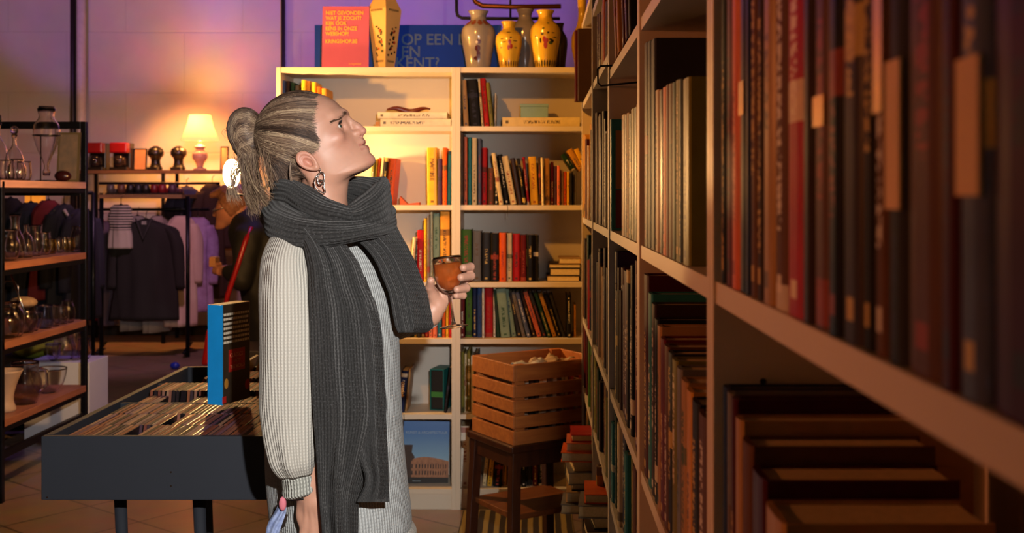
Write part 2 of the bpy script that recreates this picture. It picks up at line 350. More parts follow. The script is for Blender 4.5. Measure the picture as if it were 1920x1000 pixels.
for k in range(5):
    # rotated -90 deg: own x runs away from front-left foot toward the camera; front faces -X
    bookcase((XA, BP[k+1]-.0005, 0), .799, .28, 2.02 if k < 4 else 2.10, ROWSH[k], R(-90), BAYN[k]+(', partly cut off by the frame' if k == 0 else ''), 'row of white bookcases along the right', hole=True)
# ---------------------------------------------------------------- books of the two back cases
YS = 5.14
def row(spec, py, shelfname, grp, y=YS):
    n = len(spec)
    z = hgt(py, BF)
    for i, s in enumerate(spec):
        x0, x1, tp, c = s[:4]; dx = s[4] if len(s) > 4 else 0; nm = s[5] if len(s) > 5 else None
        yy = y+(.01*((i*7) % 4))
        H = hgt(tp, yy)-z; bx0, bx1 = lat(x0, yy), lat(x1, yy); DX = dx/F*yy
        a = math.atan2(DX, H); w = (bx1-bx0)*math.cos(a)*.96; h = math.hypot(H, DX)-w*abs(math.sin(a))*.5
        d = min(.13+.3*h*.35+.01*(i % 3), .215)
        p = spec[i-1][3] if i else None; nx = spec[i+1][3] if i < n-1 else None
        adj = ('leaning ' if abs(dx) > 5 else '')+('thick ' if x1-x0 > 13 else 'thin ' if x1-x0 < 7 else '')
        btw = f'between {p} and {nx} ones' if p and nx else (f'beside the {nx} one' if nx else f'beside the {p} one')
        lab = nm or f'{adj}{c} book {btw}, {ORD[i]} from left, {shelfname}'
        if len(lab.split()) > 16: lab = f'{c} book {btw}, {ORD[i]} from left, {shelfname}'
        if len(lab.split()) > 16: lab = f'{c} book, {ORD[i]} from left, {shelfname}'
        b = book(w, h, d, c, ((bx0+bx1)/2, yy, z+w/2*abs(math.sin(a))+.0005), a, label=lab, group=grp)
        if len(s) > 6: s[6](b, w, h)
def onspine(txt, size, col, zf=.5, rot=True, sx=1):
    def f(b, w, h):
        m = mat('ink_'+col, '#'+col, .6)
        text(txt, size, m, b, (-size*.35 if rot else 0, -.0012, h*zf), (R(90), R(90), 0) if rot else (R(90), 0, 0), 'title', 'CENTER', sx=sx)
    return f
row([(528,534,151,'blue'),(536,543,152,'dark brown'),(545,552,155,'dark green'),(553,561,160,'charcoal'),(565,573,150,'yellow'),(574,582,152,'gold'),(583,592,154,'yellow'),(594,602,163,'orange'),(603,612,166,'gold')], 237, 'top shelf, left case', 'books on the top shelf of the left back bookcase')
row([(690,696,300,'olive',8),(697,701,298,'yellow',8),(702,706,296,'orange',8),(707,712,295,'cream',9),(713,720,296,'black',9),(721,736,297,'orange',8,'leaning orange book with an oval on it, beside the woman\'s chin'),
     (801,820,277,'yellow',-1,'thick yellow book lettered down its spine on the left case, second shelf',onspine('MATISSE',.028,'7a4a12',.62)),(821,829,298,'purple'),(830,837,277,'orange'),(838,845,284,'teal',2)], 385, 'second shelf, left case', 'books on the second shelf of the left back bookcase')
row([(768,774,446,'cream',6),(775,780,440,'charcoal',6),(782,794,432,'red'),(783+12,800,410,'yellow'),(801,806,405,'grey'),(807,811,398,'cream'),(812,824,401,'sage green'),(825,843,397,'gold')], 530, 'third shelf, left case', 'books on the third shelf of the left back bookcase')
row([(748,757,600,'red'),(758,766,598,'pink'),(768,776,565,'black'),(777,782,570,'olive'),(783,788,565,'charcoal'),(789,796,568,'dark red'),(797,803,562,'red'),(804,811,560,'salmon'),(812,819,558,'salmon'),(820,828,560,'teal'),(829,835,556,'orange'),(836,841,556,'yellow'),(842,847,556,'red')], 636, 'fourth shelf, left case', 'books on the fourth shelf of the left back bookcase')
row([(869,879,150,'tan',-5),(881,902,149,'black',-8,'thick black book with pale pictures on its spine, top shelf, right case'),(903,907,148,'cream',-7),(908,918,147,'red',-8),(919,926,155,'olive',-8),(927,929,175,'white',1)], 237, 'top shelf, right case', 'books on the top shelf of the right back bookcase')
row([(864,869,250,'brown'),(870,876,257,'salmon'),(878,884,258,'teal'),(885,894,259,'cream',0,'cream ornate book, fourth from left, second shelf, right case'),(896,902,260,'slate blue'),(903,913,277,'red'),(914,926,315,'brown'),(927,934,294,'black',-1),
     (936,944,287,'cream',-15),(946,955,290,'black',-14),(957,969,293,'cream',-17),(971,980,297,'dark brown',-15),(981,987,297,'black',-13),(988,993,295,'red',-9),(995,1010,294,'yellow',-5),(1011,1015,295,'dark brown',-2),(1016,1020,296,'cream',-2),(1021,1031,297,'gold',-1),
     (1033,1038,304,'dark red'),(1039,1044,312,'purple'),(1045,1050,311,'salmon'),(1051,1056,319,'cream'),(1057,1062,322,'orange'),(1063,1068,322,'yellow'),(1069,1073,324,'black'),(1074,1081,320,'grey')], 385, 'second shelf, right case', 'books on the second shelf of the right back bookcase')
row([(864,884,431,'green'),(886,902,434,'grey'),(904,919,437,'charcoal'),(920,935,438,'black'),(936,949,437,'orange'),(950,960,438,'cream'),(961,975,439,'red'),(976,987,441,'dark red'),(988,1000,441,'black'),(1001,1008,441,'dark brown')], 530, 'third shelf, right case', 'books on the third shelf of the right back bookcase')
row([(863,871,541,'dark red'),(873,885,539,'green'),(886,894,541,'navy'),(895,903,541,'blue'),(904,908,541,'white'),(909,924,540,'red'),(925,929,541,'white'),(931,938,543,'dark green',-6),(939,957,542,'sage green',-9),(959,968,543,'sage green',-14),
     (970,978,548,'charcoal',-17),(979,986,548,'grey',-21),(988,996,549,'slate blue',-23),(998,1005,549,'dark brown',-24),(1007,1016,548,'salmon',-27),(1018,1025,549,'charcoal',-28),(1027,1034,550,'dark green',-27),(1036,1044,551,'gold',-28),(1046,1053,552,'black',-27),(1055,1061,553,'charcoal',-26),(1063,1072,553,'black',-1),(1076,1080,572,'gold')], 636, 'fourth shelf, right case', 'books on the fourth shelf of the right back bookcase')
row([(865,870,660,'olive'),(871,875,664,'cream'),(876,882,658,'olive'),(883,889,668,'white'),(890,897,662,'dark brown')], 778, 'fifth shelf, right case', 'books on the fifth shelf of the right back bookcase')
row([(864,880,800,'white'),(881,890,806,'gold'),(904,911,830,'cream',9),(913,922,828,'yellow',9),(924,940,842,'black',7),(941,950,832,'gold'),(958,966,835,'black'),(967,976,838,'charcoal'),(978,986,834,'black'),(988,997,832,'charcoal'),(999,1008,836,'dark red'),(1010,1020,838,'black'),(1022,1032,830,'dark brown')], 918, 'bottom shelf, right case', 'books on the bottom shelf of the right back bookcase')
# loose things on the back cases
def at(px, y, py): return (lat(px, y), y, hgt(py, BF)+.0005)
tag(MB().prism([(-.045,0),(.045,0),(.045,.012),(-.012,.006),(-.045,.04)], 0, .06).obj('folded_card', mat('rust_red', '#a3401c', .6)), 'folded rust red card lying on the second shelf of the left case', 'card').location = at(768, 5.16, 385)
def lying(px0, px1, py0, py1, c, lab, y=5.15, d=.2, z=None):
    w = hgt(py0, y)-hgt(py1, y); h = lat(px1, y)-lat(px0, y)
    return book(w, h, d, c, (lat(px0, y), y, (hgt(py1, BF) if z is None else z)+w/2+.0005), flat=True, label=lab, group='books lying flat in the back bookcases')
zz = hgt(237, BF)
w1 = .034; lying(713, 845, 222, 236.4, 'white', 'lower white book of the flat pair on the top left shelf'); lying(708, 838, 210, 222.4, 'white', 'upper white book of the flat pair, under the dark red carving', z=hgt(222.4, 5.15)-.001)
m_ = MB(); m_.tube([Vector((-.10+.2*t, .03*math.sin(3*t), .014+.008*math.sin(9*t))) for t in [i/14 for i in range(15)]], [.004+.011*math.sin(math.pi*min(1, t*1.05/14*1)) for t in range(15)], 8)
o = m_.obj('carving', mat('dark_red_lacquer', '#571a10', .3), smooth=True); o.location = (lat(766, 5.2), 5.2, hgt(210, 5.15)); tag(o, 'dark red carved ornament lying on the white flat books', 'ornament')
tag(MB().box(-.01,.01,0,.05,0,.024).obj('wooden_block', wood('oak_block', '#8a5a20', '#b5803a')), 'small wooden block beside the flat white books', 'block').location = at(708, 5.15, 237)
o = MB().lathe([(.001,.0),(.017,.004),(.02,.02),(.013,.036),(.001,.04)], n=14).obj('red_ornament', mat('red_glaze', '#c2371c', .3), smooth=True); tag(o, 'small round red ornament just beyond the woman\'s forehead', 'ornament').location = at(634, 5.2, 222)
o = MB().box(-.018,.018,0,.05,0,.07).obj('bookend', mat('rose_wood', '#a0522d', .5), bevel=.003); tag(o, 'small rusty block holding up the red ornament, top left shelf', 'block').location = at(634, 5.18, 237)
lying(942, 1087, 219, 236.4, 'cream', 'wide cream book lying flat under the pale blue box')
o = empty('blue_box', (lat(1002, 5.2), 5.2, hgt(219, 5.15)), label='pale blue box standing on the flat cream book', cat='box')
o.location.z = hgt(237, BF)+(hgt(219, 5.15)-hgt(236.4, 5.15))+.002
bm_ = mat('powder_blue_card', '#7fa6b8', .6); MB().box(-.064,.064,0,.09,0,.052).obj('box_body', bm_, o, bevel=.002); MB().box(-.066,.066,-.002,.092,.052,.066).obj('lid', bm_, o, bevel=.002)
# flat stack at the right of the third shelf
z = hgt(530, BF)
for (p0, p1, th, c, lab) in ((1025, 1088, .027, 'black', 'bottom book of the flat stack, third shelf, right case'), (1031, 1089, .034, 'charcoal', 'dark second book up in the flat stack, third shelf, right case'), (1029, 1090, .02, 'dark brown', 'thin brown third book up in the flat stack, third shelf'), (1048, 1090, .026, 'tan', 'pale topmost book of the flat stack, third shelf, right case')):
    # pages face the room
    y = 5.15; b = book(th, .21, (lat(p1, y)-lat(p0, y)), c, (0, 0, 0), label=lab, group='books lying flat in the back bookcases')
    b.rotation_euler = (Matrix.Rotation(R(90), 3, 'Z') @ Matrix.Rotation(R(90), 3, 'Y')).to_euler()
    b.location = (lat(p1, y), y, z+th/2+.0005); z += th+.0005
# leaning books in the upper right corner of the second shelf
for (bx, tx, tp, c, w) in ((1075, 1055, 294, 'dark green', .022), (1090, 1067, 285, 'gold', .026), (1099, 1080, 284, 'yellow', .022)):
    y = 5.2; z0 = hgt(324, y) ; H = hgt(tp, y)-z0; a = math.atan2(lat(tx, y)-lat(bx, y), H)
    book(w, math.hypot(H, lat(tx, y)-lat(bx, y)), .15, c, (lat(bx, y), y, z0+.012), a, label=f'{c} book leaning on top of the paperbacks, second shelf, right case', group='books leaning above the paperbacks')
# picture book leaning at right end of the third shelf
o = book(.012, hgt(441, 5.15)-hgt(530, BF), .16, 'black', (lat(1010, 5.14), 5.15, hgt(530, BF)+.0005), 0, rz=R(62), label='black book turned cover out with a yellow figure, third shelf, right case', group='books on the third shelf of the right back bookcase')
mm = MB()
for (a, b_, r_) in ((.055,.13,.016),(.068,.10,.018),(.09,.12,.012),(.05,.075,.01),(.105,.09,.008)): mm.sphere((0, a, b_), r_, 8, 6, (.05, 1, 1.3))
mm.obj('cover_picture', mat('yellow_print', '#c99a35', .5), o).location = (-.0065, 0, 0)
# fifth shelf of the left case
row([(745,757,696,'navy',8,'leaning navy comic book with yellow lettering, fifth shelf, left case',onspine('ontdek', .026, 'e0a020', .55)),(759,763,692,'tan',8)], 778, 'fifth shelf, left case', 'books on the fifth shelf of the left back bookcase')
o = empty('box_set', at(819, 5.2, 778), R(-14), 'teal slipcase of dark books standing on the fifth left shelf', 'box set')
tl = mat('teal_card', '#1d6a66', .5); MB().box(-.034,-.030,0,.14,0,.19).box(.030,.034,0,.14,0,.19).box(-.03,.03,.135,.14,0,.19).box(-.03,.03,0,.135,.186,.19).box(-.03,.03,0,.135,0,.003).obj('slipcase', tl, o)
MB().box(-.029,.029,.006,.13,.004,.184).obj('volume', mat('black_cloth', '#15130f', .6), o, bevel=.002); MB().box(-.0292,.0292,.0045,.02,.06,.085).obj('band', mat('green_band', '#3c7a35', .5), o)
row([(832,837,690,'black',10,'thin black book leaning in the right corner of the fifth left shelf')], 778, '', 'books on the fifth shelf of the left back bookcase')
o = MB().lathe([(.001,0),(.02,.002),(.015,.03),(.022,.055),(.012,.075),(.016,.095),(.001,.11)], n=12).obj('figurine', mat('pink_porcelain', '#d8b09a', .3), smooth=True); tag(o, 'small pale figurine behind the colourful comic on the fifth left shelf', 'figurine').location = (lat(744, 5.28), 5.28, hgt(778, BF)+.0005); o.scale = (1, 1, 1.7)
# big picture book of an ancient amphitheatre, on the bottom shelf
H = hgt(797, 5.14)-hgt(918, BF); x0 = lat(750, 5.14); x1 = lat(843, 5.14); wd = x1-x0-.012
o = empty('picture_book', (x0, 5.2, hgt(918, BF)+.001), label='large blue book with an ancient amphitheatre on its cover, bottom shelf', cat='book'); o.rotation_euler = (R(-6), R(1.5), R(4))
def cover_photo():
    m = bpy.data.materials.new('blue_cover'); m.use_nodes = True; nt, b = nodes(m); L = nt.links
    tc = nt.nodes.new('ShaderNodeTexCoord'); sp = nt.nodes.new('ShaderNodeSeparateXYZ'); L.new(tc.outputs['Generated'], sp.inputs[0])
    cr = nt.nodes.new('ShaderNodeValToRGB'); cr.color_ramp.elements[0].color = (.20, .38, .52, 1); cr.color_ramp.elements[0].position = .3; cr.color_ramp.elements[1].color = (.01, .11, .36, 1); cr.color_ramp.elements[1].position = .85
    L.new(sp.outputs[2], cr.inputs['Fac']); L.new(cr.outputs['Color'], b.inputs['Base Color']); b.inputs['Roughness'].default_value = .3; return m
MB().box(0, wd, 0, .003, 0, H).obj('front_cover', cover_photo(), o); MB().box(.003, wd-.004, .003, .022, .003, H-.003).obj('pages', PAGES, o); MB().box(0, wd, .022, .025, 0, H).obj('back_cover', mat('black_cloth', '#15130f'), o)
MB().box(0, wd, -.0012, 0, 0, H*.10).obj('cover_band', mat('dark_band', '#231d1b'), o)
text('KUNST & ARCHITECTUUR', .0165, mat('pale_ink', '#9fb6c4'), o, (.012, -.0015, H*.80), name='title'); text('könemann', .009, mat('pale_ink', '#9fb6c4'), o, (.05, -.0025, H*.035), name='imprint')
am = MB(); 
am.add([(wd*(.12+.88*i/20), -.0008, H*(.36+.065*math.sin(math.pi*(i/20)**.8))) for i in range(21)]+[(wd*(.12+.88*i/20), -.0008, H*.10) for i in range(21)], [(i, i+1, 22+i, 21+i) for i in range(20)])
am.obj('amphitheatre', mat('stone_print', '#a06a45', .5, noise=.35, nscale=60), o)
ar = MB()
for r_, (zb, zt) in enumerate(((.14, .21), (.245, .315))):
    for i in range(13):
        u = .2+.78*(i/13)**.85; w_ = .028*(1-.5*i/13)
        ar.add([(wd*u, -.0016, H*zb), (wd*(u+w_), -.0016, H*zb), (wd*(u+w_), -.0016, H*(zt-.012)), (wd*(u+w_/2), -.0016, H*zt), (wd*u, -.0016, H*(zt-.012))], [(0, 1, 2, 3, 4)])
ar.obj('arches', mat('print_shadow', '#22140f', .6), o)  # dark print for the arches, also for a cover drawing
MB().add([(0, -.0012, H*.1), (wd*.2, -.0012, H*.1), (wd*.19, -.0012, H*.35), (wd*.27, -.0012, H*.42), (wd*.2, -.0012, H*.5), (wd*.22, -.0012, H*.62), (0, -.0012, H*.62)], [(0, 1, 2, 3, 4, 5, 6)]).obj('pine_print', mat('brown_print', '#3c2416', .6, noise=.4, nscale=40), o)
for t in (.15, .62):
    tag(MB().tube([(0,0,0),(.002,-.002,-.02),(0,-.001,-.055)], .0014, 6).obj('hanging_cord', mat('black_cloth', '#15130f')), 'thin dark cord hanging over the shelf edge '+('below the leaning cream book' if t > .5 else 'under the navy comic book'), 'cord').location = (lat(951 if t > .5 else 757, 5.095), 5.095, hgt(384 if t > .5 else 776, BF))
# ---------------------------------------------------------------- books of the right-hand row (edges given where their spines show, nearest last)
def srow(bay, shelf, spec, name, grp):
    """spec: (far_y, near_y, height, colour, inset)"""
    z = ROWSH[bay][shelf]; n = len(spec); out = []
    for i, (y1, y0, h, c, ins) in enumerate(spec):
        w = (y1-y0)*.95; p = spec[i-1][3] if i else None; nx = spec[i+1][3] if i < n-1 else None
        btw = f'between {p} and {nx} ones' if p and nx else (f'before the {nx} one' if nx else f'behind the {p} one')
        lab = f'{c} book {btw}, {ORD[n-1-i]} nearest, {name}'
        b = book(w, h, .21 if h > .26 else .16, c, (XA+.004+ins, (y0+y1)/2, z+.0005), 0, R(-90), label=lab, group=grp)
        out.append((b, w, h))
    return out
E1 = [(1341,1349,'black'),(1349,1362,'dark red'),(1362,1373,'salmon'),(1373,1386,'black'),(1386,1395,'navy'),(1395,1406,'brown'),(1406,1418,'dark brown'),(1418,1436,'tan'),(1436,1458,'brown'),(1458,1490,'red'),(1490,1508,'dark brown'),(1508,1536,'brown'),(1536,1560,'black'),(1560,1596,'dark brown'),(1596,1616,'black'),(1616,1640,'brown'),(1640,1672,'charcoal'),(1672,1740,'brown'),(1740,1772,'maroon'),(1772,1824,'slate blue'),(1824,1990,'maroon')]
rng = random.Random(3)
o1 = srow(0, 4, [((XA*F)/(a-CX), (XA*F)/(b-CX), .31+.03*rng.random(), c, .002*rng.random()) for a, b, c in E1], 'tall books close to the camera', 'tall books on the nearest right-hand shelf')
for i, zb, zt in ((16, 1.429, 1.505), (19, 1.436, 1.494)):
    b, w, h = o1[i]; z0 = ROWSH[0][4]
    MB().box(-w*.42, w*.42, -.0012, .0005, zb-z0, zt-z0).obj('spine_label', mat('cream_label', '#d9b27a', .5), b)  # pale cream patch over part of two spines
for i, zb, zt in ((11, 1.437+.062*.7, 1.437+.09*.7), (3, 1.437+.07, 1.437+.1), (15, 1.48, 1.56)):
    b, w, h = o1[i]; MB().box(-w*.35, w*.35, -.0012, .0005, zb-1.35, zt-1.35).obj('foil_stamp', mat('gold_foil', '#e0a850', .25, .8), b)
E1b = [(1342,1350,'navy',.285),(1350,1357,'grey',.283),(1357,1364,'maroon',.282),(1364,1375,'tan',.268),(1375,1392,'brown',.255),(1392,1416,'maroon',.24),(1416,1450,'tan',.225),(1450,1500,'dark red',.21),(1500,1580,'brown',.2),(1580,1720,'maroon',.19)]
srow(0, 3, [((XA*F)/(a-CX), (XA*F)/(b-CX), h, c, .002) for a, b, c, h in E1b], 'shelf under the tall books', 'books on the lower nearest right-hand shelf')
E2 = [(1200,1206,'dark brown',.34),(1206,1212,'black',.335),(1212,1219,'charcoal',.33),(1220,1226,'tan',.245),(1227,1233,'dark brown',.24),(1234,1239,'salmon',.24),(1240,1244,'dark red',.24),(1245,1250,'brown',.238),(1251,1256,'dark green',.236),(1257,1264,'olive',.235),(1264,1268,'black',.233),(1269,1281,'olive',.229)]
o2 = srow(1, 4, [((XA*F)/(a-CX), (XA*F)/(b-CX), h, c, .002) for a, b, c, h in E2], 'upper shelf, second case', 'books on the upper shelf of the second right-hand case')
E2b = [(1199,1206,'maroon',.337),(1207,1213,'teal',.312),(1213,1219,'dark brown',.30),(1219,1224,'black',.281),(1224,1229,'tan',.275),(1229,1236,'dark red',.262),(1236,1243,'brown',.258),(1243,1250,'charcoal',.255),(1250,1258,'olive',.252),(1258,1266,'grey',.248),(1266,1276,'tan',.24),(1276,1285,'gold',.236),(1285,1297,'charcoal',.232),(1297,1312,'brown',.228)]
srow(1, 3, [((XA*F)/(a-CX), (XA*F)/(b-CX), h, c, .002) for a, b, c, h in E2b], 'lower shelf, second case', 'books on the lower shelf of the second right-hand case')
b, w, h = o2[-1]
mm = MB()
for (a, q, r_) in ((.05,.205,.012),(.065,.212,.007),(.035,.208,.006)): mm.sphere((w/2+.0012, a, q), r_, 7, 5, (.04, 1.2, 1))
mm.obj('cover_print', mat('dull_red_print', '#7a2216'), b)
mm = MB()
for (a, q, r_) in ((.09,.13,.016),(.06,.06,.02),(.10,.03,.018),(.075,.035,.012)): mm.sphere((w/2+.0012, a, q), r_, 8, 5, (.04, 1.5, .5))
mm.obj('cover_drawing', mat('print_shadow', '#22140f', .6), b)
def fill(bay, shelf, hs, pal, seed, name, grp, y1=None, y0=None, tmin=.035, tmax=.065):
    r = random.Random(seed); y = (y1 or BP[bay+1]-.022); end = (y0 or BP[bay]+.025); sp = []
    last = None
    while True:
        t = r.uniform(tmin, tmax)
        if y-t < end: break
        c = r.choice([q for q in pal if q != last]); last = c
        sp.append((y, y-t, r.uniform(*hs), c, r.uniform(0, .012))); y -= t+.0006
    return srow(bay, shelf, sp, name, grp)
DK = ['dark brown', 'black', 'charcoal', 'maroon', 'dark green', 'navy', 'brown', 'dark red']
MD = DK+['tan', 'olive', 'cream', 'teal', 'orange', 'grey', 'gold', 'red']
# third case
b = book(.03, .267, .19, 'teal', (XA+.002, 2.70, 1.3505), 0, R(-90), label='teal-spined book showing a gold and dark red cover, third case', group='books in the third right-hand case')
MB().box(.0152, .0164, .012, .17, .10, .24).obj('gold_cover_panel', mat('gold_card', '#8a6420', .4), b); MB().box(.0152, .0164, .012, .17, .006, .098).obj('red_cover_panel', mat('deep_red_card', '#5a1012', .4), b)
E3 = [(1159,1164,'tan',.255),(1164,1168,'maroon',.25),(1168,1172,'tan',.25),(1172,1176,'dark green',.245),(1176,1181,'olive',.25),(1181,1186,'dark green',.248),(1186,1190,'gold',.25)]
srow(2, 4, [((XA*F)/(a-CX), (XA*F)/(b-CX), h, c, .002) for a, b, c, h in E3], 'upper shelf, third case', 'books in the third right-hand case')
fill(2, 3, (.24, .35), DK+['purple'], 11, 'lower shelf, third case', 'lower books in the third right-hand case')
fill(2, 2, (.18, .235), MD, 12, 'knee shelf, third case', 'knee-high books in the third right-hand case')
for i, (yy, ln, c) in enumerate(((2.58, -.42, 'tan'), (2.50, -.40, 'gold'), (2.36, -.34, 'maroon'), (2.28, -.32, 'dark brown'), (2.2, -.3, 'black'))):
    o = book(.035, .25, .17, c, (XA+.006, yy, 1.7405+.008), 0, R(-90), label=f'{c} book leaning back toward the far end, high shelf, third right-hand case', group='leaning books on the high shelf')
    o.rotation_euler = (Matrix.Rotation(R(-90), 3, 'Z') @ Matrix.Rotation(ln, 3, 'Y')).to_euler()
o = empty('wire_bookend', (XA, 2.72, 1.735), label='black wire bookend hooked on the high shelf at right', cat='bookend')
MB().tube([(.05,-.04,.012),(-.02,-.02,.012),(-.028,-.02,.006),(-.028,-.02,-.028),(-.02,-.02,-.036),(.07,-.12,-.036)], .0025, 6).obj('wire_loop', mat('black_wire', '#0f0d0d', .35, .5), o, True)
fill(3, 4, (.24, .36), ['brown', 'dark brown', 'maroon', 'dark red'], 21, 'upper shelf, fourth case', 'upper books in the fourth right-hand case')
fill(3, 3, (.24, .33), DK+['purple', 'purple', 'tan'], 22, 'middle shelf, fourth case', 'middle books in the fourth right-hand case')
fill(3, 2, (.19, .235), MD, 23, 'knee shelf, fourth case', 'knee-high books in the fourth right-hand case')
fill(3, 5, (.15, .2), ['tan', 'gold', 'brown', 'orange'], 25, 'high shelf, fourth case', 'high books in the fourth right-hand case')
fill(4, 4, (.24, .34), ['gold', 'tan', 'brown', 'dark brown', 'maroon'], 31, 'upper shelf, farthest case', 'upper books in the farthest right-hand case')
fill(4, 3, (.24, .33), DK+['red', 'purple'], 32, 'middle shelf, farthest case', 'middle books in the farthest right-hand case')
fill(4, 2, (.2, .24), ['maroon', 'dark red', 'green', 'brown', 'orange'], 33, 'knee shelf, farthest case', 'knee-high books in the farthest right-hand case')
fill(4, 1, (.2, .25), MD, 34, 'low shelf, farthest case', 'low books in the farthest right-hand case')
book(.05, .27, .2, 'maroon', (XA-.03, 4.27, 1.7905), 0, R(-90), label='thick dark maroon volume jutting out high on the farthest right-hand case', group='volumes jutting out'); book(.04, .27, .2, 'dark brown', (XA-.02, 4.22, 1.7905), 0, R(-90), label='dark brown volume jutting out in front of the thick maroon one', group='volumes jutting out')
# book with large letters low down
o = book(.03, .27, .19, 'gold', (XA-.012, 3.08, .4205), 0, R(-90), label='yellow-brown book low at right with large dark letters on its cover', group='books with big lettering')
o.location.z = .4205
text('BAZ', .06, mat('ink_black', '#120d0a'), o, (.0155, .015, .19), (R(90), 0, R(90)), 'cover_lettering'); text('2', .06, mat('ink_black', '#120d0a'), o, (.0155, .015, .11), (R(90), 0, R(90)), 'cover_lettering')
o = book(.03, .365, .2, 'brown', (XA+.001, 2.78, 1.3505), 0, R(-90), label='tall brown book with Ho lettered on its cover at right', group='books with big lettering')
text('Ho', .045, mat('ink_black', '#120d0a'), o, (.0155, .06, .30), (R(90), 0, R(90)), 'cover_lettering')
# pile of books sticking out of a low shelf

# ---------------------------------------------------------------- smooth solid modelling (signed distances + surface nets)
def sd_cone(p, a, b, ra, rb):
    a = np.asarray(a, np.float32); b = np.asarray(b, np.float32); ba = b-a; l2 = max(float(ba@ba), 1e-6)
    t = np.clip(((p-a)@ba)/l2, 0, 1); q = p-a-t[:, None]*ba
    return np.sqrt((q*q).sum(1))-(ra+(rb-ra)*t)
def sd_ell(p, c, r, A=None):
    q = p-np.asarray(c, np.float32)
    if A is not None: q = q@np.asarray(A, np.float32).T
    r = np.asarray(r, np.float32); k0 = np.sqrt(((q/r)**2).sum(1)); k1 = np.sqrt(((q/(r*r))**2).sum(1))
    return k0*(k0-1)/np.maximum(k1, 1e-6)
def smin(a, b, k):
    h = np.clip(.5+.5*(b-a)/k, 0, 1); return b+(a-b)*h-k*h*(1-h)
def smax(a, b, k): return -smin(-a, -b, k)
def sd_poly(x, y, poly):
    n = len(poly); d = np.full(x.shape, 1e9, np.float32); s = np.ones(x.shape, np.float32)
    for i in range(n):
        ax, ay = poly[i]; bx, by = poly[i-1]; ex, ey = bx-ax, by-ay; wx, wy = x-ax, y-ay
        t = np.clip((wx*ex+wy*ey)/(ex*ex+ey*ey), 0, 1); dx, dy = wx-ex*t, wy-ey*t; d = np.minimum(d, dx*dx+dy*dy)
        c1 = y >= ay; c2 = y < by; c3 = ex*wy > ey*wx
        s = np.where((c1 & c2 & c3) | (~c1 & ~c2 & ~c3), -s, s)
    return s*np.sqrt(d)
def axis_pts(segs):
    out = [segs[0][0]]
    for a, b, h in segs:
        n = max(1, int(round((b-a)/h))); out += list(a+(b-a)*np.arange(1, n+1)/n)
    return np.array(out, np.float32)
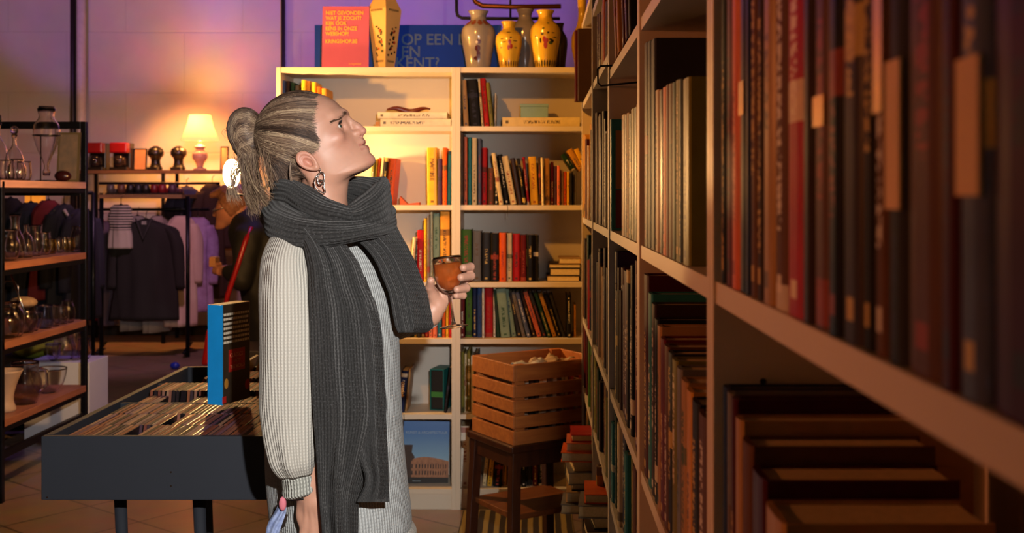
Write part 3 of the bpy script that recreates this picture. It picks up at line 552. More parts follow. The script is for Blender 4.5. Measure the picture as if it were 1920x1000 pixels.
def surface_nets(f, X, Y, Z, B=8):
    nx, ny, nz = len(X), len(Y), len(Z); G = np.full((nx, ny, nz), 1e3, np.float32)
    def blocks(a):
        i0 = np.arange(0, len(a), B); i1 = np.minimum(i0+B, len(a))
        return i0, i1, (a[i0]+a[i1-1])/2, (a[np.minimum(i1, len(a)-1)]-a[i0])/2
    bx, by, bz = blocks(X), blocks(Y), blocks(Z)
    c = np.stack(np.meshgrid(bx[2], by[2], bz[2], indexing='ij'), -1).reshape(-1, 3).astype(np.float32)
    r = np.sqrt(sum(q**2 for q in np.meshgrid(bx[3], by[3], bz[3], indexing='ij'))).reshape(-1)
    d = f(c); act = np.abs(d) < r*1.45+4
    sh = (len(bx[0]), len(by[0]), len(bz[0])); idx = np.stack(np.unravel_index(np.arange(len(c)), sh), -1)
    for (i, j, k), a, dd in zip(idx, act, d):
        if not a and dd < 0: G[bx[0][i]:bx[1][i], by[0][j]:by[1][j], bz[0][k]:bz[1][k]] = -1e3
    ai = idx[act]
    for s in range(0, len(ai), 400):
        ch = ai[s:s+400]; ps = []; sl = []
        for i, j, k in ch:
            xs, ys, zs = X[bx[0][i]:bx[1][i]], Y[by[0][j]:by[1][j]], Z[bz[0][k]:bz[1][k]]
            g = np.stack(np.meshgrid(xs, ys, zs, indexing='ij'), -1); ps.append(g.reshape(-1, 3)); sl.append((slice(bx[0][i], bx[1][i]), slice(by[0][j], by[1][j]), slice(bz[0][k], bz[1][k]), g.shape[:3]))
        v = f(np.concatenate(ps)); o = 0
        for (a, b_, c_, shp) in sl:
            n = shp[0]*shp[1]*shp[2]; G[a, b_, c_] = v[o:o+n].reshape(shp); o += n
    ins = G < 0; cnt = np.zeros((nx-1, ny-1, nz-1), np.int8)
    for a in (0, 1):
        for b_ in (0, 1):
            for c_ in (0, 1): cnt += ins[a:nx-1+a, b_:ny-1+b_, c_:nz-1+c_]
    cells = np.argwhere((cnt > 0) & (cnt < 8)); ID = np.full(cnt.shape, -1, np.int32); ID[tuple(cells.T)] = np.arange(len(cells))
    AX = [X, Y, Z]; acc = np.zeros((len(cells), 3)); num = np.zeros(len(cells))
    for ax in range(3):
        o1, o2 = [q for q in range(3) if q != ax]
        for a in (0, 1):
            for b_ in (0, 1):
                i0 = cells.copy(); i0[:, o1] += a; i0[:, o2] += b_; i1 = i0.copy(); i1[:, ax] += 1
                g0 = G[tuple(i0.T)]; g1 = G[tuple(i1.T)]; m = (g0 < 0) != (g1 < 0); t = np.where(m, g0/np.where(m, g0-g1, 1), 0)
                p = np.zeros((len(cells), 3)); p[:, o1] = AX[o1][i0[:, o1]]; p[:, o2] = AX[o2][i0[:, o2]]
                p[:, ax] = AX[ax][i0[:, ax]]*(1-t)+AX[ax][i1[:, ax]]*t
                acc += p*m[:, None]; num += m
    V = acc/num[:, None]; quads = []
    for ax in range(3):
        o1, o2 = [(1, 2), (2, 0), (0, 1)][ax]; sl0 = [slice(None)]*3; sl1 = [slice(None)]*3; sl0[ax] = slice(0, -1); sl1[ax] = slice(1, None)
        s0 = ins[tuple(sl0)]; s1 = ins[tuple(sl1)]; e = np.argwhere(s0 != s1); dims = (nx, ny, nz)
        e = e[(e[:, o1] > 0) & (e[:, o2] > 0) & (e[:, o1] < dims[o1]-1) & (e[:, o2] < dims[o2]-1)]
        fl = s0[tuple(e.T)]
        q = []
        for da, db in ((-1, -1), (0, -1), (0, 0), (-1, 0)):
            c = e.copy(); c[:, o1] += da; c[:, o2] += db; q.append(ID[tuple(c.T)])
        q = np.stack(q, 1); q[~fl] = q[~fl][:, ::-1]; quads.append(q)
    return V, np.concatenate(quads)
def np_mesh(name, V, Q, m, cols=None):
    me = bpy.data.meshes.new(name); me.vertices.add(len(V)); me.vertices.foreach_set('co', np.asarray(V, np.float32).ravel())
    me.loops.add(len(Q)*4); me.loops.foreach_set('vertex_index', np.asarray(Q, np.int32).ravel()); me.polygons.add(len(Q))
    me.polygons.foreach_set('loop_start', np.arange(0, len(Q)*4, 4, dtype=np.int32)); me.polygons.foreach_set('use_smooth', np.ones(len(Q), bool))
    me.update(calc_edges=True); me.validate()
    if cols is not None:
        ca = me.color_attributes.new('tone', 'FLOAT_COLOR', 'POINT'); ca.data.foreach_set('color', np.concatenate([cols, np.ones((len(cols), 1))], 1).astype(np.float32).ravel())
    me.materials.append(m); return me
# body units: pixels of the photograph at the woman's plane, 850 to the metre
PW = 2.47; KS = F/PW
def N(u, v, w): s = (F+w)/F; return (CX+(u-CX)*s, CY+(v-CY)*s, w)
def toW(V):
    V = np.asarray(V, float); return np.stack([(V[:, 0]-CX)/KS, PW+V[:, 2]/KS, CH-(V[:, 1]-CY)/KS], 1)
nn = np.array([.844, -.537, 0], np.float32); ee = np.array([-.537, -.844, 0], np.float32); ww = np.array([0, 0, 1], np.float32); HF = np.stack([nn, ee, ww])
FACE = [(598,181),(608,182),(616,185.5),(625,190),(633,196),(640,203.5),(646,209),(648.5,213),(649,219),(652,228),(657,237),(663,246),(669,253),(676,257),(681,259),(684.5,263),(685.5,267),(683.5,270.7),(689,273.2),(692,278),(692.8,283),(695,287.5),(700,291.5),(704,297),(704.8,303),(702,309),(696,314),(688,318.5),(669,325),(646,328),(625,325),(600,315),(560,300),(540,260),(560,210)]
FACE2 = FACE[:11]+[(668,255),(677,265),(684,275),(690,284),(696.5,291)]+FACE[FACE.index((704,297)):]
CHAINS = dict(up=[((681.2,266.3,0),4.0),((678.5,269.5,8),3.6),((674,275,16),2.6),((670,282.5,21),1.2)], lo=[((687,277.8,0),4.7),((683.5,280,8),4.4),((677.5,282.8,16),3.2),((670.5,285.5,21),1.2)])
EC = (636.5, 243, 27.5); ER = 10.4
FING = [  # left hand round the glass: chains of (u, v, w, r)
 [(836,540,66,11),(858,520,70,9.5),(878,508,58,8.6),(880,503,34,8.2),(868,503,10,7.2)],
 [(834,546,66,11),(858,534,70,9.5),(879,524,58,8.8),(881,520,34,8.4),(864,521,6,7.4)],
 [(832,552,64,11),(852,547,68,9),(870,545,56,8.4),(872,543,34,8),(856,544,12,7)],
 [(828,558,62,10),(846,559,64,8),(862,559,52,7.2),(866,558,36,6.8),(854,557,20,6)],
 [(812,574,60,12),(806,556,48,10.5),(803,541,34,8.8),(806,528,20,7.4)]]
w0 = -180
HANDR = [[N(*q[:3])+(q[3],) for q in c] for c in [
 [(574,985,w0,10),(568,1018,w0,9.2),(566,1046,w0+5,8),(570,1068,w0+16,7)],
 [(588,990,w0-2,10),(586,1026,w0-3,9.4),(585,1056,w0+3,8.2),(589,1080,w0+16,7.2)],
 [(601,988,w0,10),(603,1022,w0-1,9.2),(604,1052,w0+6,8),(606,1074,w0+18,7)],
 [(612,980,w0+6,9.5),(618,1010,w0+6,8.4),(620,1034,w0+12,7.2),(620,1052,w0+22,6.2)],
 [(608,950,w0+8,11),(622,975,w0+14,10.5),(630,1000,w0+20,8.8),(632,1022,w0+22,7.4)]]]
def side(p):  # mirrored depth
    q = p.copy(); q[:, 2] = -np.abs(q[:, 2]); return q
def f_head(p):
    u, v, w = p[:, 0], p[:, 1], p[:, 2]; aw = np.abs(w)
    t = (u-690)*ee[0]+(v-300)*ee[1]
    Rr = np.interp(t, [-10, 5, 25, 45, 65, 85, 115, 150], [20, 22, 29, 36, 42, 50, 58, 60]).astype(np.float32)
    sh = w*w/(2*Rr)
    k = np.clip((aw-9)/13, 0, 1); k = k*k*(3-2*k); d = sd_poly(u+nn[0]*sh, v+nn[1]*sh, FACE)*(1-k)+sd_poly(u+nn[0]*sh, v+nn[1]*sh, FACE2)*k
    d = smax(d, sd_ell(p, (612, 256, 0), (128, 122, 61), HF), 30)+0
    d = smin(d, sd_ell(p, (566, 250, 0), (76, 68, 62), HF), 22)
    q = side(p)
    d = smin(d, sd_ell(q, (637, 262, -42), (15, 12, 10), HF), 16)          # cheekbone
    d = smin(d, sd_cone(q, (628, 220, -36), (644, 213, -12), 7, 7), 12)       # brow ridge
    d = smax(d, -(np.sqrt(((q-np.array([650, 239, -27], np.float32))**2).sum(1))-9.5), 9)   # socket
    e = q-np.array([EC[0], EC[1], -EC[2]], np.float32); a = e@nn; b = e@ee; c = -e[:, 2]
    lid = np.sqrt((e*e).sum(1))-(ER+1.5); slit = np.abs(b-.2+.012*(c)**2*.3)-4.0*np.sqrt(np.clip(1-(c/11.5)**2, 0, 1)); slit = np.maximum(slit, -a)
    d = smin(d, lid, 3.5); d = smax(d, -slit*1.0, 1.2) if False else np.where(a > 0, smax(d, -np.maximum(slit, np.sqrt((e*e).sum(1))-(ER+5)), 1.4), d)
    d = smin(d, sd_cone(p, (651, 222, 0), (669, 237, 0), 5.2, 6.2), 10)       # nose
    d = smin(d, sd_cone(p, (669, 238, 0), (679.3, 245.5, 0), 6.4, 7.8), 8)
    d = smin(d, sd_cone(q, (668, 251, -8.5), (672, 250, -7), 5.8, 5.6), 6)
    d = smin(d, sd_cone(p, (676, 252, 0), (675, 259, 0), 4.2, 4.5), 4)
    d = smax(d, -sd_cone(q, (676.5, 257, -5), (670, 250, -5), 2.3, 2.6), 1.6)
    for ch in CHAINS.values():
        for (p0, r0), (p1, r1) in zip(ch[:-1], ch[1:]):
            d = smin(d, sd_cone(q, (p0[0], p0[1], -p0[2]), (p1[0], p1[1], -p1[2]), r0, r1), 3)
    for p0, p1 in (((688,270.6,0),(682.3,273.2,-9)), ((682.3,273.2,-9),(676.5,278.3,-16)), ((676.5,278.3,-16),(668.5,285,-23))):
        d = smax(d, -sd_cone(q, p0, p1, 1.3, 1.3), 2)
    # neck
    d = smin(d, sd_cone(p, (612, 330, 0), (602, 400, 0), 42, 45), 18)
    d = smin(d, sd_cone(q, (586, 318, -44), (640, 400, -14), 8, 8), 16)
    # ear
    c0 = np.array([591, 305, -62], np.float32); al = np.array([.80, .60, 0], np.float32); pe = np.array([-.60, .80, 0], np.float32)
    r = q-c0; x = r@al/.86; y = -(r@pe)/.86; z = -r[:, 2]-y*0
    zz = z-(x*-.0+6*.0)-.22*(-x)*.3
    egg = np.sqrt((x/25)**2+(y/(15.5-x*.10))**2)
    disc = np.maximum((egg-1)*14, np.abs(zz-5)-2.6)
    ring = np.sqrt(((egg-.86)*14)**2+((zz-8)*1.0)**2)-3.0
    bowl = sd_ell(np.stack([x-3, y+1, zz-9], 1), (0, 0, 0), (11, 5.5, 4.6))
    anti = np.sqrt(((np.sqrt(((x-2)/14)**2+((y+1)/9)**2)-1)*11)**2+(zz-7.5)**2)-2.1
    ear = smin(disc, ring, 3); ear = smax(ear, -bowl, 2); ear = smin(ear, anti, 2)
    ear = smin(ear, np.sqrt((x-22)**2+(y-1)**2+(zz-6)**2)-6.2, 4)
    ear = smin(ear, np.sqrt((x-8)**2+(y+11)**2+(zz-5)**2)-4, 3)
    return smin(d, ear, 4)
def chain(p, d, c, k):
    for a, b in zip(c[:-1], c[1:]): d = smin(d, sd_cone(p, a[:3], b[:3], a[3], b[3]), k)
    return d
def f_hands(p):
    d = sd_cone(p, (700, 560, 150), (800, 596, 66), 30, 24)
    d = smin(d, sd_cone(p, (790, 600, 68), (815, 580, 64), 24, 18), 8)
    d = smin(d, sd_ell(p, (824, 556, 66), (30, 22, 11), np.array([[.75, -.66, 0], [.66, .75, 0], [0, 0, 1]])), 10)
    d = smin(d, sd_cone(p, (816, 576, 60), (806, 556, 50), 12, 11), 8)
    for c in FING:
        dd = sd_cone(p, c[0][:3], c[1][:3], c[0][3], c[1][3])
        dd = chain(p, dd, c[1:], 2.5); d = smin(d, dd, 3)
    a = N(600, 800, -180); b = N(575, 905, w0); e = N(590, 935, w0)
    r = sd_cone(p, N(545, 700, -185), b, 40, 28); r = smin(r, sd_cone(p, b, e, 27, 24), 10)
    q = p-np.array(N(592, 962, w0), np.float32)
    r = smin(r, sd_ell(q, (0, 0, 0), (34, 42, 14)), 12)
    for c in HANDR:
        r = smin(r, chain(p, sd_cone(p, c[0][:3], c[1][:3], c[0][3], c[1][3]), c[1:], 2.5), 3.5)
    for i in (0, 1, 2, 3):                      # tendons on the back of the hand
        c = HANDR[i][0]; r = smin(r, sd_cone(p, (c[0], c[1], c[2]-6), (N(588, 935, w0)[0]+(i-1.5)*6, N(588, 935, w0)[1], w0-19), 2.4, 1.6), 5)
    return np.minimum(d, r)
FLOORV = CY+CH*KS
def f_trunk(p):
    d = sd_cone(p, (604, 395, 0), (612, 460, 0), 44, 62)
    d = smin(d, sd_ell(p, (622, 540, 0), (82, 130, 120)), 40); d = smin(d, sd_ell(p, (628, 700, 0), (74, 120, 105)), 40)
    d = smin(d, sd_ell(p, (625, 860, 0), (92, 110, 130)), 40)
    for s in (-1, 1):
        d = smin(d, sd_cone(p, (600, 450, s*90), (590, 470, s*138), 40, 40), 30)
        lx = 635+s*22
        d = smin(d, sd_cone(p, (622, 900, s*62), (lx+6, 1190, s*62), 66, 46), 20)
        d = smin(d, sd_cone(p, (lx+6, 1190, s*62), (lx-4, FLOORV-62, s*62), 44, 28), 12)
        d = smin(d, sd_cone(p, (lx-6, FLOORV-34, s*62), (lx+110, FLOORV-22, s*66), 28, 18), 14)
    d = smin(d, sd_cone(p, N(548, 480, -150), N(545, 700, -185), 44, 40), 16)      # near upper arm
    d = smin(d, sd_cone(p, (592, 480, 150), (650, 640, 190), 44, 38), 16)           # far upper arm
    d = smin(d, sd_cone(p, (650, 640, 190), (720, 575, 140), 38, 31), 12)
    return d
def f_body(p):
    d = np.full(len(p), 1e3, np.float32)
    m = (p[:, 1] < 470) & (p[:, 0] < 740); 
    if m.any(): d[m] = f_head(p[m])
    m = p[:, 1] > 330
    if m.any(): d[m] = smin(d[m], f_trunk(p[m]), 12)
    m = p[:, 1] > 460
    if m.any(): d[m] = smin(d[m], f_hands(p[m]), 5)
    return d
bx_ = axis_pts([(480, 556, 3), (556, 710, 1.25), (710, 796, 3), (796, 892, 1.7)]); by_ = axis_pts([(165, 335, 1.25), (335, 480, 3), (480, 580, 1.6), (580, 905, 5), (905, 1105, 2), (1105, FLOORV+2, 6)])
bz_ = axis_pts([(-245, -78, 2.4), (-78, -4, 1.3), (-4, 84, 1.6), (84, 240, 5)])
V_, Q_ = surface_nets(f_body, bx_, by_, bz_)
# skin colours: lips, cheeks, ears, finger tips; painted shade in the mouth seam
def tones(V):
    base = np.array(lin('#b98a74')); c = np.tile(base, (len(V), 1))
    q = V.copy(); q[:, 2] = -np.abs(q[:, 2])
    dl = np.full(len(V), 99.)
    for ch in CHAINS.values():
        for (p0, r0), (p1, r1) in zip(ch[:-1], ch[1:]): dl = np.minimum(dl, sd_cone(q.astype(np.float32), (p0[0]+1, p0[1]-.5, -p0[2]), (p1[0]+1, p1[1]-.5, -p1[2]), r0*1.05+.3, r1+.9))
    k = np.clip((1.3-dl)/2, 0, 1)[:, None]; c = c*(1-k)+np.array(lin('#a35a52'))*k
    def blob(cc, r, col, amt):
        nonlocal c
        dd = np.sqrt(((q-np.array(cc))**2).sum(1)); k = (np.clip(1-dd/r, 0, 1)**1.3*amt)[:, None]; c = c*(1-k)+np.array(lin(col))*k
    blob((650, 262, -38), 40, '#b06a58', .35); blob((681, 246, 0), 20, '#b8665a', .5); blob((585, 303, -62), 34, '#b45d50', .5); blob((695, 303, -12), 20, '#ba6e60', .4)
    blob((838, 545, 60), 60, '#a86a55', .5)
    ds = np.full(len(V), 99.)
    for p0, p1 in (((688,270.6,0),(682.3,273.2,-9)), ((682.3,273.2,-9),(676.5,278.3,-16)), ((676.5,278.3,-16),(669,284.5,-22))): ds = np.minimum(ds, sd_cone(q.astype(np.float32), p0, p1, .9, .8))
    k = np.clip((1.3-ds)/1.6, 0, .85)[:, None]; c = c*(1-k)+np.array(lin('#5c2420'))*k  # crease shade between the lips, painted as a darker tint
    dd = np.sqrt(((V-np.array(N(618, 332, -44)))**2).sum(1)); k = np.clip(2.6-dd, 0, 1)[:, None]; c = c*(1-k)+np.array(lin('#4a2a20'))*k
    return c
def tone_mat(name, rough, sss=0, bump=.08, bscale=420, aniso=0, mul=1, coat=0):
    m = bpy.data.materials.new(name); m.use_nodes = True; nt, b = nodes(m); L = nt.links
    at_ = nt.nodes.new('ShaderNodeAttribute'); at_.attribute_name = 'tone'
    tc = nt.nodes.new('ShaderNodeTexCoord'); n = nt.nodes.new('ShaderNodeTexNoise'); n.inputs['Scale'].default_value = bscale; n.inputs['Detail'].default_value = 4
    n2 = nt.nodes.new('ShaderNodeTexNoise'); n2.inputs['Scale'].default_value = 45; n2.inputs['Detail'].default_value = 4
    L.new(tc.outputs['Object'], n.inputs['Vector']); L.new(tc.outputs['Object'], n2.inputs['Vector'])
    hs = nt.nodes.new('ShaderNodeHueSaturation'); mr = nt.nodes.new('ShaderNodeMapRange'); mr.inputs['To Min'].default_value = .9; mr.inputs['To Max'].default_value = 1.1
    L.new(n2.outputs['Fac'], mr.inputs['Value']); L.new(mr.outputs['Result'], hs.inputs['Value']); L.new(at_.outputs['Color'], hs.inputs['Color']); L.new(hs.outputs['Color'], b.inputs['Base Color'])
    bp = nt.nodes.new('ShaderNodeBump'); bp.inputs['Strength'].default_value = bump; bp.inputs['Distance'].default_value = .001; L.new(n.outputs['Fac'], bp.inputs['Height']); L.new(bp.outputs['Normal'], b.inputs['Normal'])
    b.inputs['Roughness'].default_value = rough
    if sss: b.inputs['Subsurface Weight'].default_value = sss; b.inputs['Subsurface Radius'].default_value = (.010, .004, .002); b.inputs['Subsurface Scale'].default_value = 1
    b.inputs['Coat Weight'].default_value = coat
    return m
SKIN = tone_mat('skin', .48, .25, .1)
woman = bpy.data.objects.new('person', np_mesh('person_body', toW(V_), Q_[:, ::-1] if False else Q_, SKIN, tones(V_))); COL.objects.link(woman)
tag(woman, 'woman in a pale knit sweater and dark grey scarf looking up, holding a glass', 'person')
# eyes
for s in (-1, 1):
    c = toW([(EC[0], EC[1], s*EC[2])])[0]; m_ = MB().sphere((0, 0, 0), ER/KS, 24, 16); o = m_.obj('eyeball', mat('eye_white', '#cfc6c0', .15, noise=.03), woman, smooth=True); o.location = c
    g = Vector((.87, -.18, .46)).normalized(); Mx = Matrix.Translation(g*(ER/KS*.80)) @ g.to_track_quat('Z', 'Y').to_matrix().to_4x4()
    MB().lathe([(.0001, .0027), (.0034, .0024), (.0062, .0012), (.0063, -.001)], n=20, M=Mx, cap=False).obj('iris', mat('iris_grey', '#3c4438', .1), o, True)
    MB().lathe([(.0001, .0030), (.0028, .0027)], n=16, M=Mx, cap=False).obj('pupil', mat('pupil_black', '#050505', .05), o, True)
# brows and lashes
def hairs(paths, rad, name, cols, parent, m, n=4):
    mb = MB(); cc = []
    for pts, c in zip(paths, cols):
        k = len(pts); W_ = toW(pts); a = len(mb.v)
        mb.tube(W_, [rad/KS*(.5+.5*math.sin(math.pi*min(1, (i+.6)/(k-.2)))) for i in range(k)], n, cap=False); cc += [c]*(len(mb.v)-a)
    me = mb.mesh(name, m, True, fix=False); ca = me.color_attributes.new('tone', 'FLOAT_COLOR', 'POINT')
    ca.data.foreach_set('color', np.concatenate([np.array(cc), np.ones((len(cc), 1))], 1).astype(np.float32).ravel())
    o = bpy.data.objects.new(name, me); COL.objects.link(o); o.parent = parent; return o
def grad_push(P_, f, off, it=6, e=.8):
    P_ = np.array(P_, np.float32)
    for _ in range(it):
        d = f(P_); g = np.stack([(f(P_+np.eye(3, dtype=np.float32)[i]*e)-f(P_-np.eye(3, dtype=np.float32)[i]*e)) for i in range(3)], 1)
        g /= np.maximum(np.linalg.norm(g, axis=1, keepdims=True), 1e-5); P_ = P_-g*np.clip(d-off, -12, 12)[:, None]
    return P_
HAIRM = tone_mat('hair', .46, 0, .0, 100, coat=.15)
rg = np.random.default_rng(5)
for s in (-1, 1):
    paths = []; cols = []
    for i in range(230):
        t = rg.random(); a = np.array([627+22*t+rg.normal(0, .5), 233-19*t-3*math.sin(math.pi*t)+rg.normal(0, 1.3-.5*t), s*(41-28*t)])
        dr = np.array([-.75+.2*t, .35-.5*t, s*.35]); q = np.stack([a+dr*k*2.2 for k in range(4)]); paths.append(grad_push(q, f_head, .35, 4)); cols.append(lin('#4a3528'))
    hairs(paths, .26, 'eyebrow', cols, woman, HAIRM, 3)
    paths = []
    for i in range(22):
        t = i/21; w_ = -9+18*t; ba = np.array([EC[0], EC[1], s*EC[2]])+nn*math.sqrt(max(0, ER*ER-w_*w_*.9))*1.02+ee*(4.4*math.sqrt(max(0, 1-(w_/11.5)**2)))+ww*s*w_
        ou = nn*1+ee*.25+ww*s*w_*.06; ou /= np.linalg.norm(ou); L_ = 6.5
        paths.append(np.stack([ba+ou*L_*k/4+ee*(k/4)**2*3 for k in range(5)]))
    hairs(paths, .38, 'eyelashes', [lin('#140d0a')]*len(paths), woman, HAIRM, 3)
# ---------------------------------------------------------------- hair
HL = [(603,164),(601,176),(599.5,183),(595,200),(592,220),(593,245),(599,262),(602,275),(597,285),(588,288),(574,287),(562,290),(556,302),(556,318),(562,334),(556,352),(500,352),(496,300),(470,260),(480,200),(520,160)]
def f_hair(p):
    u, v, w = p[:, 0], p[:, 1], p[:, 2]
    c = sd_ell(p, (560, 250, 0), (83, 77, 71), HF)
    c = smin(c, sd_cone(p, (532, 250, 0), (490, 250, 0), 48, 12), 22); c = smin(c, sd_cone(p, (545, 290, 0), (540, 345, 0), 48, 36), 14)
    # hairline moves back over the temple only where seen from the side; over the top it crosses the forehead
    wa = -np.abs(w); d = smax(c, sd_poly(CX+(u-CX)*F/(F+wa), CY+(v-CY)*F/(F+wa), HL), 3)
    q = p.copy(); 
    d = smin(d, sd_ell(p, (460, 245, 0), (33, 42, 36)), 5)
    d = smin(d, sd_cone(p, (491, 228, 0), (487, 272, 0), 9, 9), 6)
    d = smin(d, sd_cone(p, (464, 276, 0), (470, 306, 0), 24, 13), 10); d = smin(d, sd_cone(p, (470, 306, 0), (490, 340, -8), 12, 4), 8)
    return d
hx = axis_pts([(412, 615, 2)]); hy = axis_pts([(155, 365, 2)]); hz = axis_pts([(-84, 84, 2.4)])
Vh, Qh = surface_nets(f_hair, hx, hy, hz)
pal = [np.array(lin(c)) for c in ('#2e211b', '#4c392d', '#695242', '#866e5a', '#ad9577', '#cdb595')]
def haircol(t): t = np.clip(t, 0, 4.999); i = int(t); return pal[i]*(1-(t-i))+pal[i+1]*(t-i)
vn = np.random.default_rng(2).random(len(Vh)); hc = np.array([haircol(1.7+.5*x) for x in vn])
hair = bpy.data.objects.new('hair', np_mesh('hair', toW(Vh), Qh, HAIRM, hc)); COL.objects.link(hair); hair.parent = woman
paths = []; cols = []
def bez(a, b, c, n=12):
    t = np.linspace(0, 1, n)[:, None]; return (1-t)**2*a+2*t*(1-t)*b+t*t*c
line = np.array([(601,166),(600,180),(595,200),(592,220),(593,245),(599,262),(602,276),(590,288),(572,287),(558,300),(557,325),(555,345),(535,350),(515,350)], float)
ln = np.concatenate([[0], np.cumsum(np.hypot(*np.diff(line, axis=0).T))]); ln /= ln[-1]
lockr = [(rg.random(), rg.random()) for _ in range(26)]
for i in range(2600):
    t = rg.random()**1.05 if i > 450 else rg.uniform(.36, .66); st = np.array([np.interp(t, ln, line[:, 0]), np.interp(t, ln, line[:, 1])])
    s = -1 if rg.random() < .8 else 1
    if t < .06: wst = s*rg.random()*52; 
    else: wst = s*(45+20*rg.random())
    if t < .06: st = np.array([599+rg.normal(0, 2)-abs(wst)*.05, 172+.0])
    a = np.array([*N(st[0]+min(3, rg.normal(-5, 3.2)), st[1]+rg.normal(0, 2), -abs(wst))[:2], wst])
    tgt = np.array([492+rg.normal(0, 1.5), 236+30*(t**.8)+rg.normal(0, 3), s*(6+8*rg.random())])
    mid = (a+tgt)/2+np.array([4, (-16 if t < .45 else 10*(t-.3)), s*34]); 
    paths.append(bez(a, mid, tgt, 13)); lock = math.sin(t*46)+.7*math.sin(t*117+1); base = 1.5+1.0*lock+rg.normal(0, .7)
    if t > .72: base -= 1.6
    if .30 < t < .42: base -= 1.5
    if .0 < t < .07: base -= .7
    cols.append(haircol(base+.9))
# crown strands crossing the whole top
for i in range(1000):
    x = rg.random(); s = -1 if rg.random() < .8 else 1
    a = np.array([601-34*x*0+rg.normal(0, 1.0), 168+10*rg.random(), s*rg.random()*50]); tgt = np.array([492+rg.normal(0, 1.5), 222+22*rg.random(), s*rg.random()*12])
    paths.append(bez(a, (a+tgt)/2+np.array([0, -26, s*16]), tgt, 13)); cols.append(haircol(.9+rg.normal(0, .8)+.8*math.sin(a[2]*.3)))
k1 = len(paths)
for i in range(2000):                                            # strands wound over the bun
    an = rg.random()*math.pi*2; s = math.sin(an); cc = math.cos(an)
    a = np.array([490+rg.normal(0, 1), 238-14*rg.random()+24*rg.random(), 12*s]); y_ = rg.random()
    top = np.array([424-16*rg.random(), 246-78*cc, 74*s]); b = np.array([474+rg.normal(0, 6), 290+rg.normal(0, 5), 14*s])
    paths.append(bez(a, top, b, 13)); cols.append(haircol(2.2+1.3*math.sin(an*7)+rg.normal(0, .7)))
K = np.concatenate(paths); K = grad_push(K, lambda p: np.minimum(f_hair(p), f_head(p)), np.repeat(.3+1.7*rg.random(len(paths)), 13)*np.tile(np.sin(np.linspace(.25, 2.9, 13))**.6, len(paths)), 7); lift = rg.random(len(paths))*1.0
paths = [K[i*13:(i+1)*13] for i in range(len(paths))]
for i in range(520):                                            # loose ends of the ponytail
    a = np.array([468+rg.normal(0, 10), 290+rg.normal(0, 8), rg.normal(0, 11)-4]); ty = rg.random()
    if ty > -1: a[0] += rg.normal(0, 4)
    if ty < .2: b = np.array([424+rg.normal(0, 6), 330+rg.normal(0, 8), -8+rg.normal(0, 8)]); c = np.array([444+rg.normal(0, 8), 372+rg.normal(0, 9), -8])
    elif ty < .7: b = np.array([476+rg.normal(0, 9), 345+rg.normal(0, 8), -30+rg.normal(0, 8)]); c = np.array([510+rg.normal(0, 8), 378+rg.normal(0, 9), -52+rg.normal(0, 6)])
    else: b = np.array([462+rg.normal(0, 8), 350+rg.normal(0, 9), -26]); c = np.array([492+rg.normal(0, 8), 396+rg.normal(0, 8), -50])
    paths.append(bez(a, b, c, 13)); cols.append(haircol(2.8+rg.normal(0, .9)))
for i in range(50):                                             # wisps by the nape and behind the ear
    a = np.array([505+rg.normal(0, 8), 280+rg.normal(0, 8), -45]); b = np.array([512+rg.normal(0, 6), 320, -62]); c = np.array([524+rg.normal(0, 8), 352+rg.normal(0, 8), -70])
    if i > 35: a = np.array([560., 300, -64]); b = np.array([555+rg.normal(0, 2), 325, -68]); c = np.array([563+rg.normal(0, 2), 346, -72])
    if i > 46: a = np.array([430., 240+rg.normal(0, 4), 0]); b = np.array([412+rg.normal(0, 3), 246+rg.normal(0, 3), 0]); c = np.array([424., 258+rg.normal(0, 4), 0])
    paths.append(bez(a, b, c, 13)); cols.append(haircol(2.6+rg.normal(0, .9)))
hairs(paths, .42, 'hair_strands', cols, hair, HAIRM, 3)
tie = MB().tube(toW([(490+1.5*math.sin(a)*0, 249+20*math.sin(a), 15*math.cos(a)) for a in np.linspace(0, 2*math.pi, 25)[:-1]]), .0022, 6, closed=True).obj('hair_tie', mat('hair_tie', '#6b5744', .6), hair, True)
# earring
silver = mat('silver', '#cfcac6', .18, 1, noise=.02)
def NW(u, v, w): return toW([N(u, v, w)])[0]
er = MB(); er.tube([NW(602+7*math.cos(a)*.9-1.5*math.sin(a), 335+11.5*math.sin(a), -70) for a in np.linspace(0, 2*math.pi, 22)[:-1]], .0016, 6, closed=True)
er.tube([NW(u, v, -71) for u, v in ((598,325),(592,333),(589,342),(591,351),(597,357),(604,361),(610,361),(609,354),(607,349),(609,344),(606,339),(600,338),(596,341))], .0017, 6)
er.tube([NW(600, 318, -69), NW(602, 323, -70)], .0009, 5); er.sphere(NW(600, 318, -69), .0022, 8, 6)
er.obj('earring', silver, woman, True)
